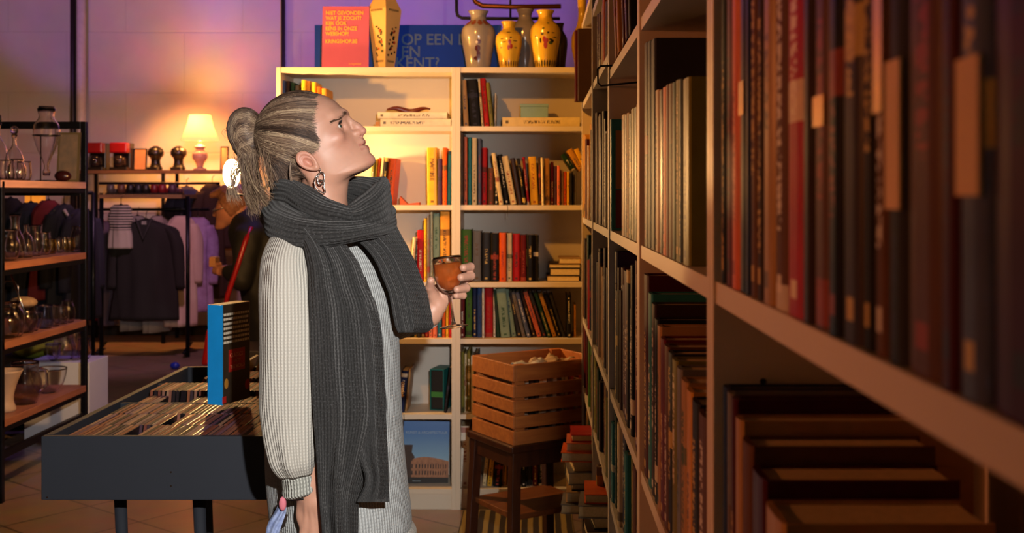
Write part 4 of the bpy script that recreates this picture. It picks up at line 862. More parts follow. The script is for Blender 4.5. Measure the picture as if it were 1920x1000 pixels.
# ---------------------------------------------------------------- knitted clothes
def knit_mat(name, c1, c2, rib, row, bump=1.0, fleck=None, rough=.9):
    """uv in metres: u across the ribs, v along them"""
    m = bpy.data.materials.new(name); m.use_nodes = True; nt, b = nodes(m); L = nt.links; Nn = nt.nodes.new
    def M_(op, a, c=None):
        n = Nn('ShaderNodeMath'); n.operation = op
        for i, v in enumerate((a, c)):
            if v is None: continue
            if isinstance(v, (int, float)): n.inputs[i].default_value = v
            else: L.new(v, n.inputs[i])
        return n.outputs[0]
    uv = Nn('ShaderNodeUVMap'); uv.uv_map = 'knit'; sp = Nn('ShaderNodeSeparateXYZ'); L.new(uv.outputs[0], sp.inputs[0])
    n = Nn('ShaderNodeTexNoise'); n.inputs['Scale'].default_value = 40; n.inputs['Detail'].default_value = 5; L.new(uv.outputs[0], n.inputs['Vector'])
    nf = Nn('ShaderNodeTexNoise'); nf.inputs['Scale'].default_value = 420; nf.inputs['Detail'].default_value = 3; L.new(uv.outputs[0], nf.inputs['Vector'])
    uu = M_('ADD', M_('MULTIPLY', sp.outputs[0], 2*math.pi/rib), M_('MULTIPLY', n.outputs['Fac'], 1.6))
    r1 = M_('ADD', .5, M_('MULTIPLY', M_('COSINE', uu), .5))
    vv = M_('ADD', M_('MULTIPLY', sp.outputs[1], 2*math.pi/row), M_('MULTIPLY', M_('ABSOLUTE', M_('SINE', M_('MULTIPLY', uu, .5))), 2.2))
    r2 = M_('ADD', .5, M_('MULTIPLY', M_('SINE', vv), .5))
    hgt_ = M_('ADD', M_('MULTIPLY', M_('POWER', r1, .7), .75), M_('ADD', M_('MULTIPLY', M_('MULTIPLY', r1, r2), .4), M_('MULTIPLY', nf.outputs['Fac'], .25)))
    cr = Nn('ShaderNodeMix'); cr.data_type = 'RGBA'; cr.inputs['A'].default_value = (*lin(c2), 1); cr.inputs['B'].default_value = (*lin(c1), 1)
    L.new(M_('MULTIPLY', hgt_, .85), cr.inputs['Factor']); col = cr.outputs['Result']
    if fleck:
        v = Nn('ShaderNodeTexNoise'); v.inputs['Scale'].default_value = 260; v.inputs['Detail'].default_value = 2; L.new(uv.outputs[0], v.inputs['Vector'])
        fx = Nn('ShaderNodeMix'); fx.data_type = 'RGBA'; L.new(M_('MULTIPLY', M_('SUBTRACT', v.outputs['Fac'], .56), 5), fx.inputs['Factor']); fx.clamp_factor = True; L.new(col, fx.inputs['A']); fx.inputs['B'].default_value = (*lin(fleck), 1); col = fx.outputs['Result']
    L.new(col, b.inputs['Base Color']); b.inputs['Roughness'].default_value = rough; b.inputs['Sheen Weight'].default_value = .1; b.inputs['Sheen Roughness'].default_value = .6
    b.inputs['Specular IOR Level'].default_value = .2
    bp = Nn('ShaderNodeBump'); bp.inputs['Strength'].default_value = bump; bp.inputs['Distance'].default_value = .004; L.new(hgt_, bp.inputs['Height']); L.new(bp.outputs['Normal'], b.inputs['Normal'])
    return m
def spl(keys, n):
    """smooth interpolation of rows of numbers"""
    K = np.array(keys, float); t = np.concatenate([[0], np.cumsum(np.linalg.norm(np.diff(K[:, :3], axis=0), axis=1))]); T = np.linspace(0, t[-1], n); out = np.zeros((n, K.shape[1]))
    for j in range(K.shape[1]):
        m = np.gradient(K[:, j], t); i = np.clip(np.searchsorted(t, T)-1, 0, len(t)-2); h = t[i+1]-t[i]; s = (T-t[i])/h
        out[:, j] = (2*s**3-3*s**2+1)*K[i, j]+(s**3-2*s**2+s)*h*m[i]+(-2*s**3+3*s**2)*K[i+1, j]+(s**3-s**2)*h*m[i+1]
    return out
class Knit:
    def __init__(s): s.v = []; s.f = []; s.uv = []
    def grid(s, Pg, U, V, wrap=False, cap=False):
        nr, nc, _ = Pg.shape; o = len(s.v); s.v += [tuple(p) for p in Pg.reshape(-1, 3)]
        for i in range(nr-1):
            for j in range(nc-1 if not wrap else nc):
                j2 = (j+1) % nc; s.f.append((o+i*nc+j, o+i*nc+j2, o+(i+1)*nc+j2, o+(i+1)*nc+j))
                u2 = U[i, j2] if j2 > j else U[i, j]+(U[i, j]-U[i, j-1]); u3 = U[i+1, j2] if j2 > j else U[i+1, j]+(U[i+1, j]-U[i+1, j-1])
                s.uv += [(U[i, j], V[i, j]), (u2, V[i, j2]), (u3, V[i+1, j2]), (U[i+1, j], V[i+1, j])]
    def obj(s, name, m, parent, thick=0, sub=0):
        me = bpy.data.meshes.new(name); me.from_pydata(s.v, [], s.f); me.materials.append(m)
        l = me.uv_layers.new(name='knit'); l.data.foreach_set('uv', np.array(s.uv, np.float32).ravel()); me.polygons.foreach_set('use_smooth', [True]*len(me.polygons))
        o = bpy.data.objects.new(name, me); COL.objects.link(o); o.parent = parent
        if thick: md = o.modifiers.new('t', 'SOLIDIFY'); md.thickness = thick; md.offset = 0
        return o
def loft(K, keys, nr, nc, disp=None, usc=1.0, tiltk=0, close=None):
    """keys: (cx, cy, cz, rx, ry, tilt) ellipses; tilt raises the +x side"""
    S = spl(keys, nr); th = np.linspace(0, 2*math.pi, nc, endpoint=False); Pg = np.zeros((nr, nc, 3)); U = np.zeros((nr, nc)); Vv = np.zeros((nr, nc))
    L_ = np.concatenate([[0], np.cumsum(np.linalg.norm(np.diff(S[:, :3], axis=0), axis=1))]); Ru = np.mean(S[:, 3]+S[:, 4])/2
    for i in range(nr):
        cx, cy, cz, rx, ry, ti = S[i]; c, s_ = np.cos(th), np.sin(th); k = np.ones(nc)
        if disp is not None: k = 1+disp(L_[i], th)
        Pg[i, :, 0] = cx+rx*c*k; Pg[i, :, 1] = cy+ry*s_*k; Pg[i, :, 2] = cz+c*rx*ti
        U[i] = th*Ru*usc; Vv[i] = L_[i]
    K.grid(Pg, U, Vv, wrap=True); return Pg
def px_sec(L_, R_, py, y, ry, tilt=0):
    a, b = P(L_, py, y), P(R_, py, y); return ((a.x+b.x)/2, y, a.z, (b.x-a.x)/2, ry, tilt)
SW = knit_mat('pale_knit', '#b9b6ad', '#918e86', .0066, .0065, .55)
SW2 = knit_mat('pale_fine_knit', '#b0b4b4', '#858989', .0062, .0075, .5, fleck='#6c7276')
def folds(a, b, amp): return lambda l, th: amp*(np.sin(3*th+a+9*l)*.5+np.sin(5*th+b-6*l)*.3+np.sin(2*th+14*l+a)*.35)
# body of the sweater
K = Knit()
loft(K, [px_sec(560, 668, 398, 2.47, .07), px_sec(535, 685, 425, 2.47, .12), px_sec(512, 702, 455, 2.47, .15), px_sec(507, 722, 500, 2.47, .155), px_sec(506, 738, 560, 2.47, .16), px_sec(505, 746, 640, 2.47, .155), px_sec(505, 750, 740, 2.47, .16),
         px_sec(505, 755, 840, 2.47, .165), px_sec(506, 762, 910, 2.47, .17), px_sec(510, 768, 960, 2.47, .172), px_sec(511, 769, 985, 2.47, .172), px_sec(514, 764, 1004, 2.47, .168)], 90, 96, folds(.4, 1.3, .02))
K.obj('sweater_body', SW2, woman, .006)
K = Knit()
loft(K, [px_sec(513, 758, 984, 2.47, .169), px_sec(510, 770, 992, 2.47, .175), px_sec(514, 766, 1030, 2.47, .171), px_sec(518, 760, 1040, 2.47, .166)], 14, 96, folds(.4, 1.3, .015))
K.obj('sweater_hem', SW, woman, .006)
# near sleeve
K = Knit()
loft(K, [px_sec(535, 600, 418, 2.36, .04), px_sec(516, 600, 440, 2.33, .065), px_sec(497, 598, 478, 2.30, .07), px_sec(489, 606, 530, 2.285, .075), px_sec(487, 608, 610, 2.275, .074), px_sec(487, 606, 700, 2.27, .07), px_sec(491, 604, 780, 2.265, .068),
         px_sec(502, 602, 835, 2.26, .066, .05), px_sec(514, 600, 868, 2.26, .062, .1), px_sec(527, 596, 886, 2.26, .047, .15)], 90, 72, lambda l, th: .03*np.sin(4*th+12*l)+.025*np.sin(2*th-9*l)+(.05*np.clip((l-.40)/.1, 0, 1))*np.sin(8*th+2), 1.0)
K.obj('sleeve', SW, woman, .005)
K = Knit()
loft(K, [px_sec(529, 594, 882, 2.26, .044, .16), px_sec(531, 597, 892, 2.26, .044, .18), px_sec(533, 598, 908, 2.26, .043, .22), px_sec(537, 598, 922, 2.26, .041, .26), px_sec(542, 596, 924, 2.26, .036, .26)], 16, 72, lambda l, th: .008*np.sin(24*th), 1.0)
K.obj('cuff', knit_mat('rib_knit', '#b6b8b0', '#777972', .0065, .008, .8), woman, .005)
# far sleeve, mostly behind the scarf
K = Knit()
def wpt(u, v, w): return toW([(u, v, w)])[0]
def tubeK(K, pts, rad, nr, nc):
    S = spl([(*wpt(*p), r) for p, r in zip(pts, rad)], nr); th = np.linspace(0, 2*math.pi, nc, endpoint=False); Pg = np.zeros((nr, nc, 3)); U = np.zeros((nr, nc)); V = np.zeros((nr, nc)); l = 0
    T = np.gradient(S[:, :3], axis=0); T /= np.linalg.norm(T, axis=1, keepdims=True)
    for i in range(nr):
        a = np.cross(T[i], [0, 1, 0]); a /= np.linalg.norm(a); b = np.cross(T[i], a)
        if i: l += np.linalg.norm(S[i, :3]-S[i-1, :3])
        Pg[i] = S[i, :3]+S[i, 3]*(1+.03*np.sin(3*th+20*l))[:, None]*(np.cos(th)[:, None]*a+np.sin(th)[:, None]*b); U[i] = th*np.mean(rad)/1; V[i] = l
    K.grid(Pg, U, V, wrap=True)
tubeK(K, [(596, 462, 120), (590, 490, 150), (625, 590, 185), (655, 638, 188), (700, 615, 150), (760, 600, 105), (788, 598, 74), (800, 594, 67)], [.03, .066, .066, .062, .058, .048, .036, .031], 50, 40)
K.obj('sleeve', SW, woman, .005)
# scarf
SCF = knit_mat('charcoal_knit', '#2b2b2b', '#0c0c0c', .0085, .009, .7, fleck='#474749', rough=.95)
def smoothf(x): x = np.clip(x, 0, 1); return x*x*(3-2*x)
def ribbon(K, rows, nr, nc, bulge, fold, thick, seed=0):
    """rows: (py, left px, right px, y left, y right)"""
    S = spl([(r[0]/850, 0, 0, *r[1:]) for r in rows], nr); s = np.linspace(0, 1, nc); F_ = []; 
    for side_ in (0, 1):
        Pg = np.zeros((nr, nc, 3)); U = np.zeros((nr, nc)); V = np.zeros((nr, nc))
        for i in range(nr):
            py, L_, R_, yl, yr = S[i, 0]*850, S[i, 3], S[i, 4], S[i, 5], S[i, 6]
            px = L_+(R_-L_)*s; y = yl+(yr-yl)*s-bulge*np.sin(math.pi*s)**.8+fold(py, s)
            ed = np.sqrt(np.clip(1-np.abs(2*s-1)**6, 0, 1)); e2 = math.sqrt(max(0, 1-abs(2*i/(nr-1)-1)**40)); y = y+(-1 if side_ == 0 else 1)*thick*ed*e2
            Pg[i, :, 0] = (px-CX)/F*y; Pg[i, :, 1] = y; Pg[i, :, 2] = CH-(py-CY)/F*y; U[i] = s*(.19); V[i] = py/900
        if side_: Pg = Pg[:, ::-1]
        F_.append((Pg, U, V))
    for Pg, U, V in F_: K.grid(Pg, U, V)
K = Knit()
fa = lambda py, s: .006*np.sin(s*9+py*.006)+.004*np.sin(s*17-py*.01+1)-.010*np.exp(-((s-.30-.0002*(py-500))/.07)**2)+.012*np.exp(-((s-.42-.0002*(py-500))/.05)**2)*np.clip((720-py)/300, 0, 1)
ribbon(K, [(392, 520, 610, 2.36, 2.36), (420, 538, 628, 2.28, 2.29), (450, 562, 644, 2.245, 2.30), (492, 575, 672, 2.225, 2.29), (540, 578, 691, 2.215, 2.29), (572, 579, 706, 2.21, 2.29), (604, 580, 712, 2.21, 2.29), (650, 581, 717, 2.205, 2.285), (700, 583, 720, 2.205, 2.285), (780, 587, 724, 2.20, 2.28),
            (860, 593, 700, 2.20, 2.27), (930, 597, 676, 2.20, 2.265), (1000, 603, 672, 2.20, 2.26), (1060, 606, 672, 2.20, 2.26)], 130, 56, .022, fa, .009)
fb = lambda py, s: .005*np.sin(s*11+py*.005)
ribbon(K, [(520, 626, 686, 2.262, 2.29), (600, 640, 712, 2.245, 2.278), (700, 655, 721, 2.242, 2.27), (800, 664, 725, 2.238, 2.267), (860, 671, 728, 2.235, 2.262), (900, 684, 729, 2.235, 2.26), (942, 668, 730, 2.236, 2.26)], 80, 26, .014, fb, .009)
fc = lambda py, s: .006*np.sin(s*10+py*.01)+.004*np.sin(s*21)
# far tail over the chest
ribbon(K, [(405, 640, 735, 2.36, 2.46), (440, 655, 752, 2.33, 2.46), (465, 684, 766, 2.33, 2.47), (492, 704, 779, 2.335, 2.48), (520, 716, 790, 2.34, 2.49), (546, 727, 800, 2.345, 2.50), (572, 733, 806, 2.35, 2.505), (600, 738, 811, 2.355, 2.505), (616, 742, 811, 2.36, 2.505), (624, 746, 800, 2.37, 2.50)], 80, 50, .03, fc, .011)
# loops round the neck
def loop(K, pts, nr, nc, seed, usc=1.0, twist=2):
    pts = pts+pts[:3]; S = spl([(*P(p[0], p[1], p[2]), p[3], p[4]) for p in pts], int(nr*len(pts)/(len(pts)-2)))
    # cut to one closed turn
    Kp = np.array([tuple(P(*p[:3])) for p in pts]); tt = np.concatenate([[0], np.cumsum(np.linalg.norm(np.diff(Kp, axis=0), axis=1))]); T = np.linspace(0, tt[-1], len(S)); a, b = tt[1], tt[len(pts)-2]
    S = spl([(*P(p[0], p[1], p[2]), p[3], p[4]) for p in pts], 4000); T = np.linspace(0, tt[-1], 4000); want = np.linspace(a, b, nr+1)[:-1]; S = S[np.searchsorted(T, want)]
    cen = S[:, :3].mean(0); th = np.linspace(0, 2*math.pi, nc, endpoint=False); Pg = np.zeros((nr+1, nc, 3)); U = np.zeros((nr+1, nc)); V = np.zeros((nr+1, nc)); l = 0
    for i in range(nr+1):
        q = S[i % nr]; tg = S[(i+1) % nr, :3]-S[(i-1) % nr, :3]; tg /= np.linalg.norm(tg); up = np.array([0, 0, 1.]); out = np.cross(tg, up); out /= np.linalg.norm(out)
        if out@(q[:3]-cen) < 0: out = -out
        up2 = np.cross(out, tg); up2 *= np.sign(up2[2]); ph = 2*math.pi*i/nr
        k = 1+.07*np.sin(3*th+twist*ph+seed)+.05*np.sin(5*th-3*ph+seed*2)+.03*np.sin(9*th+4*ph)
        c, s_ = np.cos(th), np.sin(th)
        Pg[i] = q[:3]+(np.sign(c)*np.abs(c)**.8*k*q[4])[:, None]*out+(np.sign(s_)*np.abs(s_)**.9*k*q[3])[:, None]*up2
        if i: l += np.linalg.norm(S[i % nr, :3]-S[i-1, :3])
        U[i] = th*.034*usc; V[i] = l
    Pg[nr] = Pg[0]
    K.grid(Pg, U, V, wrap=True)
loop(K, [(560,372,2.355,.034,.026),(588,392,2.315,.034,.026),(622,408,2.30,.033,.026),(655,416,2.315,.032,.027),(690,404,2.35,.040,.026),(713,384,2.42,.050,.024),(706,366,2.52,.040,.024),(660,356,2.60,.032,.024),(600,352,2.62,.03,.024),(545,360,2.58,.034,.026),(530,366,2.46,.036,.027)], 120, 40, .6)
loop(K, [(519,412,2.40,.040,.030),(540,428,2.30,.038,.032),(578,440,2.26,.034,.030),(622,440,2.265,.027,.026),(664,434,2.30,.022,.024),(702,424,2.37,.026,.024),(726,412,2.47,.028,.022),(700,400,2.60,.03,.024),(620,395,2.68,.034,.026),(548,398,2.62,.036,.028),(518,402,2.52,.036,.028)], 120, 40, 2.1, twist=1)
K.obj('scarf', SCF, woman)
# trousers and shoes
K = Knit(); tr = mat('dark_brown_cloth', '#2c1f18', .8, bump=.3, bscale=200)
for s in (-1, 1):
    def sec(u, v, w, rx, ry): a = toW([(u, v, w)])[0]; return (*a, rx/KS, ry/KS, 0)
    loft(K, [sec(632, 930, s*60, 104, 78), sec(636, 1040, s*62, 84, 72), sec(642, 1190, s*62, 58, 56), sec(634, 1350, s*62, 48, 48), sec(632, FLOORV-50, s*62, 42, 44)], 40, 40, folds(1, 2, .03))
K.obj('trousers', tr, woman, .004)
def f_shoe(p):
    d = np.full(len(p), 1e3, np.float32)
    for s in (-1, 1):
        c = sd_cone(p, (620, FLOORV-70, s*62), (618, FLOORV-36, s*62), 36, 34); c = smin(c, sd_cone(p, (612, FLOORV-30, s*62), (760, FLOORV-24, s*68), 34, 24), 16); d = np.minimum(d, c)
    return smax(d, p[:, 1]-FLOORV, 4)
Vs, Qs = surface_nets(f_shoe, axis_pts([(570, 800, 5)]), axis_pts([(FLOORV-120, FLOORV+5, 5)]), axis_pts([(-110, 110, 5)]))
o = bpy.data.objects.new('shoes', np_mesh('shoes', toW(Vs), Qs, mat('black_leather', '#171412', .4))); COL.objects.link(o); o.parent = woman
# black wristband with a printed cloth tied to it
wr = P(592, 930, 2.26)
MB().tube([wr+Vector((.030*math.cos(a), .024*math.sin(a), .004*math.cos(a)+.006)) for a in np.linspace(0, 2*math.pi, 21)[:-1]], .0035, 6, closed=True).tube([P(546, 937, 2.24), P(560, 934, 2.23), P(575, 935, 2.235)], .004, 6).obj('wristband', mat('black_elastic', '#120e0e', .7), woman, True)
K = Knit(); ribbon(K, [(935, 527, 537, 2.26, 2.25), (948, 521, 537, 2.26, 2.25), (962, 514, 536, 2.26, 2.25), (980, 503, 530, 2.26, 2.25), (1005, 498, 522, 2.26, 2.25), (1030, 500, 512, 2.26, 2.25)], 24, 14, .008, lambda py, s: .003*np.sin(s*14+py*.08), .002)
pc = mat('printed_cloth', '#a9b9da', .7, tint='#2d3f7c', nscale=90); K.obj('wrist_cloth', pc, woman)
MB().sphere(P(530, 945, 2.235), .011, 12, 8, (.7, .5, 1.3)).obj('cloth_corner', mat('pink_cloth', '#c9707e', .7), woman, True)
# ---------------------------------------------------------------- the glass in her hand
GT = toW([(835.0, 483, 30)])[0]; GB = toW([(849, 617, 30)])[0]; GH = float(np.linalg.norm(GT-GB)); ax = Vector(GT-GB).normalized()
g = empty('wine_glass', GB, label='stemmed glass of orange drink held up by the woman', cat='glass'); g.rotation_euler = ax.to_track_quat('Z', 'Y').to_euler()
Rm = .0325; bz = GH*.50
out = [(.0001,.0),(.0315,.0),(.032,.0012),(.02,.003),(.006,.006),(.0036,.014),(.0032,.03),(.0032,bz-.012),(.005,bz-.004),(.014,bz),(.024,bz+.010),(.031,bz+.026),(.0335,bz+.042),(Rm,GH-.004),(Rm-.0006,GH)]
inn = [(Rm-.0016,GH),(Rm-.0022,GH-.004),(.0315,bz+.042),(.029,bz+.0265),(.022,bz+.012),(.012,bz+.003),(.0001,bz+.001)]
GL = glassm('clear_glass')
MB().lathe(out+inn, n=40, cap=False).obj('glass_body', GL, g, True)
lv = GH-.016
liq = [(.0001,bz+.0016),(.0118,bz+.0036),(.0217,bz+.0126),(.0287,bz+.027),(.0312,bz+.042),(.0306,lv),(.0001,lv)]
lm = bpy.data.materials.new('orange_drink'); lm.use_nodes = True; nt, b = nodes(lm); b.inputs['Transmission Weight'].default_value = .45; b.inputs['Roughness'].default_value = .12; b.inputs['IOR'].default_value = 1.33
tn = nt.nodes.new('ShaderNodeTexNoise'); tn.inputs['Scale'].default_value = 60; tm = nt.nodes.new('ShaderNodeMix'); tm.data_type = 'RGBA'; tm.inputs['A'].default_value = (1, .30, .05, 1); tm.inputs['B'].default_value = (1, .17, .02, 1); nt.links.new(tn.outputs['Fac'], tm.inputs['Factor']); nt.links.new(tm.outputs['Result'], b.inputs['Base Color'])
MB().lathe(liq, n=40, cap=False).obj('drink', lm, g, True)
ic = MB()
for k, (x, y, z, s) in enumerate(((-.008,-.012,lv-.012,.010),(.012,-.004,lv-.011,.010),(.0,.012,lv-.014,.010))):
    ic.box(-s, s, -s, s, -s, s, Matrix.Translation((x, y, z)) @ Euler((k, .5*k, .7*k)).to_matrix().to_4x4())
ic.obj('ice', glassm('ice', (1, .9, .85), .08, 1.31), g, bevel=.002)
# ---------------------------------------------------------------- on top of the back cases
TY = 5.2; TP = TOPZ+.0005
def topat(px, y=TY): return (lat(px, y), y, TP)
o = empty('blue_banner', topat(765, 5.345), label='wide blue banner with grey lettering standing behind the vases', cat='banner')
w = lat(940, 5.345)-lat(590, 5.345); h = hgt(47, 5.345)-TOPZ
MB().box(-w/2, w/2, 0, .008, 0, h).obj('board', mat('royal_blue', '#0338a8', .85, noise=.05), o)
lt = mat('slate_lettering', '#3f6096', .6)
for s, px, py in (('OP EEN DOEL', 752, 84), ('EN', 752, 107), ('KENT?', 741, 128)): text(s, (lat(100, 5.345)-lat(71, 5.345)), lt, o, (lat(px, 5.345)-lat(765, 5.345), -.001, hgt(py, 5.345)-TOPZ), name='lettering', bold=.001)
o = empty('pink_poster', topat(603, 5.13), label='salmon pink card with orange lettering at the left, in front of the blue banner', cat='sign'); o.rotation_euler = (R(-5), 0, 0)
w = lat(691, 5.13)-lat(603, 5.13); h = hgt(10, 5.13)-TOPZ
MB().box(0, w, 0, .003, 0, h).obj('card', mat('salmon_card', '#b8587a', .85, noise=.05), o); MB().prism([(w*.3, 0), (w*.7, 0), (w*.5, h*.5)], .003, .004).obj('stand', mat('grey_card', '#77706a'), o)
ol = mat('orange_lettering', '#ffb03c', .6)
for i, s in enumerate(('NIET GEVONDEN', 'WAT JE ZOCHT?', 'KIJK OOK', 'EENS IN ONZE', 'WEBSHOP!')): text(s, .0245, ol, o, (.015, -.001, h*(.865-.085*i)), name='lettering', bold=.0006, sx=.9)
text('KRINGSHOP.BE', .0245, ol, o, (.015, -.001, h*.40), name='web_address', bold=.0006, sx=.88); text('kringwinkel', .013, ol, o, (w*.58, -.001, h*.05), name='small_logo', sx=.95)
def ceramic(name, c, noise=.08): return mat(name, c, .16, noise=noise, nscale=12, coat=.4)
def vase(px0, px1, pyt, prof, m, label, y=TY, name='vase', n=36, rz=0, sy=1):
    """prof: (radius fraction, height fraction)"""
    r = (lat(px1, y)-lat(px0, y))/2; hh = hgt(pyt, y)-TP; o = empty(name, (lat((px0+px1)/2, y), y, TP), rz, label, 'vase', 'porcelain vases on top of the bookcases' )
    pr = spl([(b*hh, a*r, 0) for a, b in prof], 48)[:, :2] if n > 8 else [(b*hh, a*r) for a, b in prof]
    pts = [(max(.001, q[1]), q[0]) for q in pr]; tr_ = pts[-1][0]
    pts += [(tr_*.85, pts[-1][1]-.001), (tr_*.75, pts[-1][1]-.03), (.002, pts[-1][1]-.05)]
    MB().lathe(pts, n=n).obj('vase_body', m, o, n > 8)
    return o, r, hh
def paint(o, blobs, m, name, R_):
    """small motifs wrapped on the front of a round vase: (angle deg from front, height, half width, half height)"""
    mb = MB()
    for a, z, w_, h_ in blobs:
        rr = R_(z)+.0006; k = 10; vs = [(rr*math.sin(R(a)), -rr*math.cos(R(a)), z)]
        for i in range(k):
            t = 2*math.pi*i/k; da = w_*math.cos(t)/rr; zz = z+h_*math.sin(t); r2 = R_(zz)+.0006; vs.append((r2*math.sin(R(a)+da), -r2*math.cos(R(a)+da), zz))
        mb.add(vs, [(0, 1+i, 1+(i+1) % k) for i in range(k)])
    mb.obj(name, m, o)
def radius_of(o, rz=None):
    me = [c for c in o.children if c.name.startswith('vase_body')][0].data; pts = sorted({(round(v.co.z, 4), round(math.hypot(v.co.x, v.co.y), 5)) for v in me.vertices})
    zs = [p[0] for p in pts]; rs = [p[1] for p in pts]
    return lambda z: float(np.interp(z, zs, rs))
GREYV = ceramic('grey_porcelain', '#948c86'); YELV = ceramic('yellow_porcelain', '#d8b23c', .12); DKR = mat('dark_red_paint', '#4a1716', .3); BLK = mat('black_paint', '#191310', .3); REDP = mat('red_paint', '#a4341c', .3); GRNP = mat('green_paint', '#4d5a22', .3); WHP = mat('white_paint', '#d6cdc2', .3)
BALU = [(.66,0),(.70,.04),(.78,.2),(.93,.42),(1,.58),(.93,.70),(.66,.79),(.50,.83),(.44,.88),(.50,.95),(.58,.985),(.60,1)]
o, r, hh = vase(865, 929, 21, BALU, GREYV, 'large grey vase with a dark red lady painted on it, leftmost of the round vases')
f = radius_of(o); paint(o, [(4,.12,.010,.012),(0,.09,.013,.016),(3,.062,.009,.02),(-3,.045,.016,.010)], DKR, 'painted_figure', f); paint(o, [(-3,.118,.006,.006),(6,.135,.004,.005)], WHP, 'painted_face', f); paint(o, [(a, .212, .012, .014) for a in (-50,-20,10,40)], mat('rust_glaze', '#8a4a2c', .3), 'neck_pattern', f)
o, r, hh = vase(929, 979, 41, BALU, YELV, 'small yellow vase painted with figures, between the two grey vases', y=5.16)
f = radius_of(o); paint(o, [(5,.115,.007,.012),(12,.095,.008,.012),(0,.09,.005,.012)], REDP, 'painted_figure', f); paint(o, [(-30,.13,.008,.002),(-20,.115,.01,.002),(30,.12,.012,.002),(35,.09,.008,.002),(-35,.09,.006,.004),(10,.135,.004,.004),(0,.16,.01,.002)], BLK, 'painted_branches', f)
paint(o, [(a, .018, .003, .014) for a in range(-75, 80, 15)], mat('brown_paint', '#5d3a1d', .3), 'foot_pattern', f)
o, r, hh = vase(957, 1012, 18, BALU, GREYV, 'large grey vase half hidden behind the small yellow vase', y=5.3)
f = radius_of(o); paint(o, [(-28,.13,.006,.018),(-30,.10,.008,.02),(-30,.075,.010,.010)], DKR, 'painted_figure', f)
o, r, hh = vase(994, 1051, 20, BALU, YELV, 'large yellow vase painted with a group of figures', y=5.15)
f = radius_of(o); paint(o, [(-5,.125,.008,.014),(0,.10,.009,.018),(6,.12,.007,.010)], REDP, 'painted_figure', f); paint(o, [(-12,.15,.007,.007),(10,.155,.005,.005),(20,.125,.009,.003),(28,.118,.008,.008),(-38,.14,.008,.003),(38,.135,.012,.002),(30,.155,.009,.002),(-20,.12,.004,.012)], BLK, 'painted_branches', f); paint(o, [(22,.11,.010,.008),(-8,.175,.006,.004),(12,.2,.006,.004)], GRNP, 'painted_leaves', f)
paint(o, [(a, .018, .004, .016) for a in range(-75, 80, 14)], mat('dark_green_paint', '#2a2c1a', .3), 'foot_pattern', f)
o, r, hh = vase(1034, 1064, 44, BALU, ceramic('dark_floral', '#4c3f2a', .4), 'small dark patterned vase behind the large yellow vase', y=5.3)
o, r, hh = vase(1071, 1111, -30, [(.6,0),(.75,.1),(1,.3),(.9,.42),(.55,.5),(.4,.58),(.42,.8),(.5,.95),(.62,1)], YELV, 'tall narrow-necked yellow vase at the end, beside the right-hand row', y=5.24)
# square tapering vase
S4 = [(.55,0),(.62,.02),(.62,.04),(1,.62),(1.02,.66),(.62,.80),(.45,.85),(.45,.95),(.6,1)]
o, r, hh = vase(690, 752, -38, S4, ceramic('ivory_porcelain', '#cfa66a'), 'tall square tapering vase painted with flowers beside the pink card', y=5.18, n=4, rz=R(12))
sq = lambda z: float(np.interp(z/hh, [b for a, b in S4], [a for a, b in S4]))*r*.7071
mb = MB()
Mq = Matrix.Rotation(R(45), 4, 'Z')
rgv = random.Random(4)
def sqpaint(items, m, name, face=1):
    mb = MB(); ang = R(-45) if face else R(-135)
    for x, z, w_, h_ in items:
        k = 8; vs = []
        for i in range(k): 
            t = 2*math.pi*i/k; xx = x+w_*math.cos(t); zz = z+h_*math.sin(t); d = sq(zz)+.0008; v = Vector((xx, -d, zz)); v.rotate(Euler((0, 0, ang+R(90)-0))); vs.append(v)
        mb.add(vs, [tuple(range(k))])
    return mb.obj(name, m, o)
for face in (0, 1):
    sqpaint([(rgv.uniform(-.02, .024), z, .005+.004*rgv.random(), .004+.004*rgv.random()) for z in np.linspace(.06, .19, 16)], BLK, 'painted_branches', face)
    sqpaint([(.012, .17, .007, .008), (.018, .12, .008, .008), (.0, .09, .006, .006)], REDP, 'painted_flowers', face)
    sqpaint([(-.032+.008*i, hh*.645, .0025, .006) for i in range(9)], BLK, 'painted_band', face); sqpaint([(-.02+.006*i, .033, .002, .006) for i in range(8)], BLK, 'foot_band', face)
# ---------------------------------------------------------------- crate on a stool
A = Vector((-.08, 4.2)); dx = Vector((.85, .527)).normalized(); rz = math.atan2(dx.y, dx.x); CW, CDp, CHt = .387, .30, .30; SEAT = .497
CR = wood('pine_slats', '#9a5526', '#b87034', .5, 5, 'X')
o = empty('wooden_crate', (A.x, A.y, SEAT+.0005), rz, 'slatted wooden crate full of papers standing on the dark stool', 'crate')
for (x, y) in ((0, 0), (CW-.045, 0), (0, CDp-.022), (CW-.045, CDp-.022)): MB().box(x, x+.045, y, y+.022, 0, CHt).obj('corner_post', CR, o, bevel=.002)
T = .012; zs = [(0, .052), (.062, .108), (.120, .166), (.178, .224), (.238, .30)]
for z0, z1 in zs:
    MB().box(.0, CW, -T, 0, z0, z1).obj('slat', CR, o, bevel=.002); MB().box(0, CW, CDp, CDp+T, z0, z1).obj('slat', CR, o, bevel=.002)
    MB().box(-T, 0, -T, CDp+T, z0, z1).obj('slat', CR, o, bevel=.002); MB().box(CW, CW+T, -T, CDp+T, z0, z1).obj('slat', CR, o, bevel=.002)
MB().box(.0, CW, .0, CDp, .0, .01).obj('crate_floor', CR, o)
dx2 = Vector((-dx.y, dx.x))
def incrate(x, y, z): q = A+dx*x+dx2*y; return (q.x, q.y, SEAT+.012+z)
rr = random.Random(9)
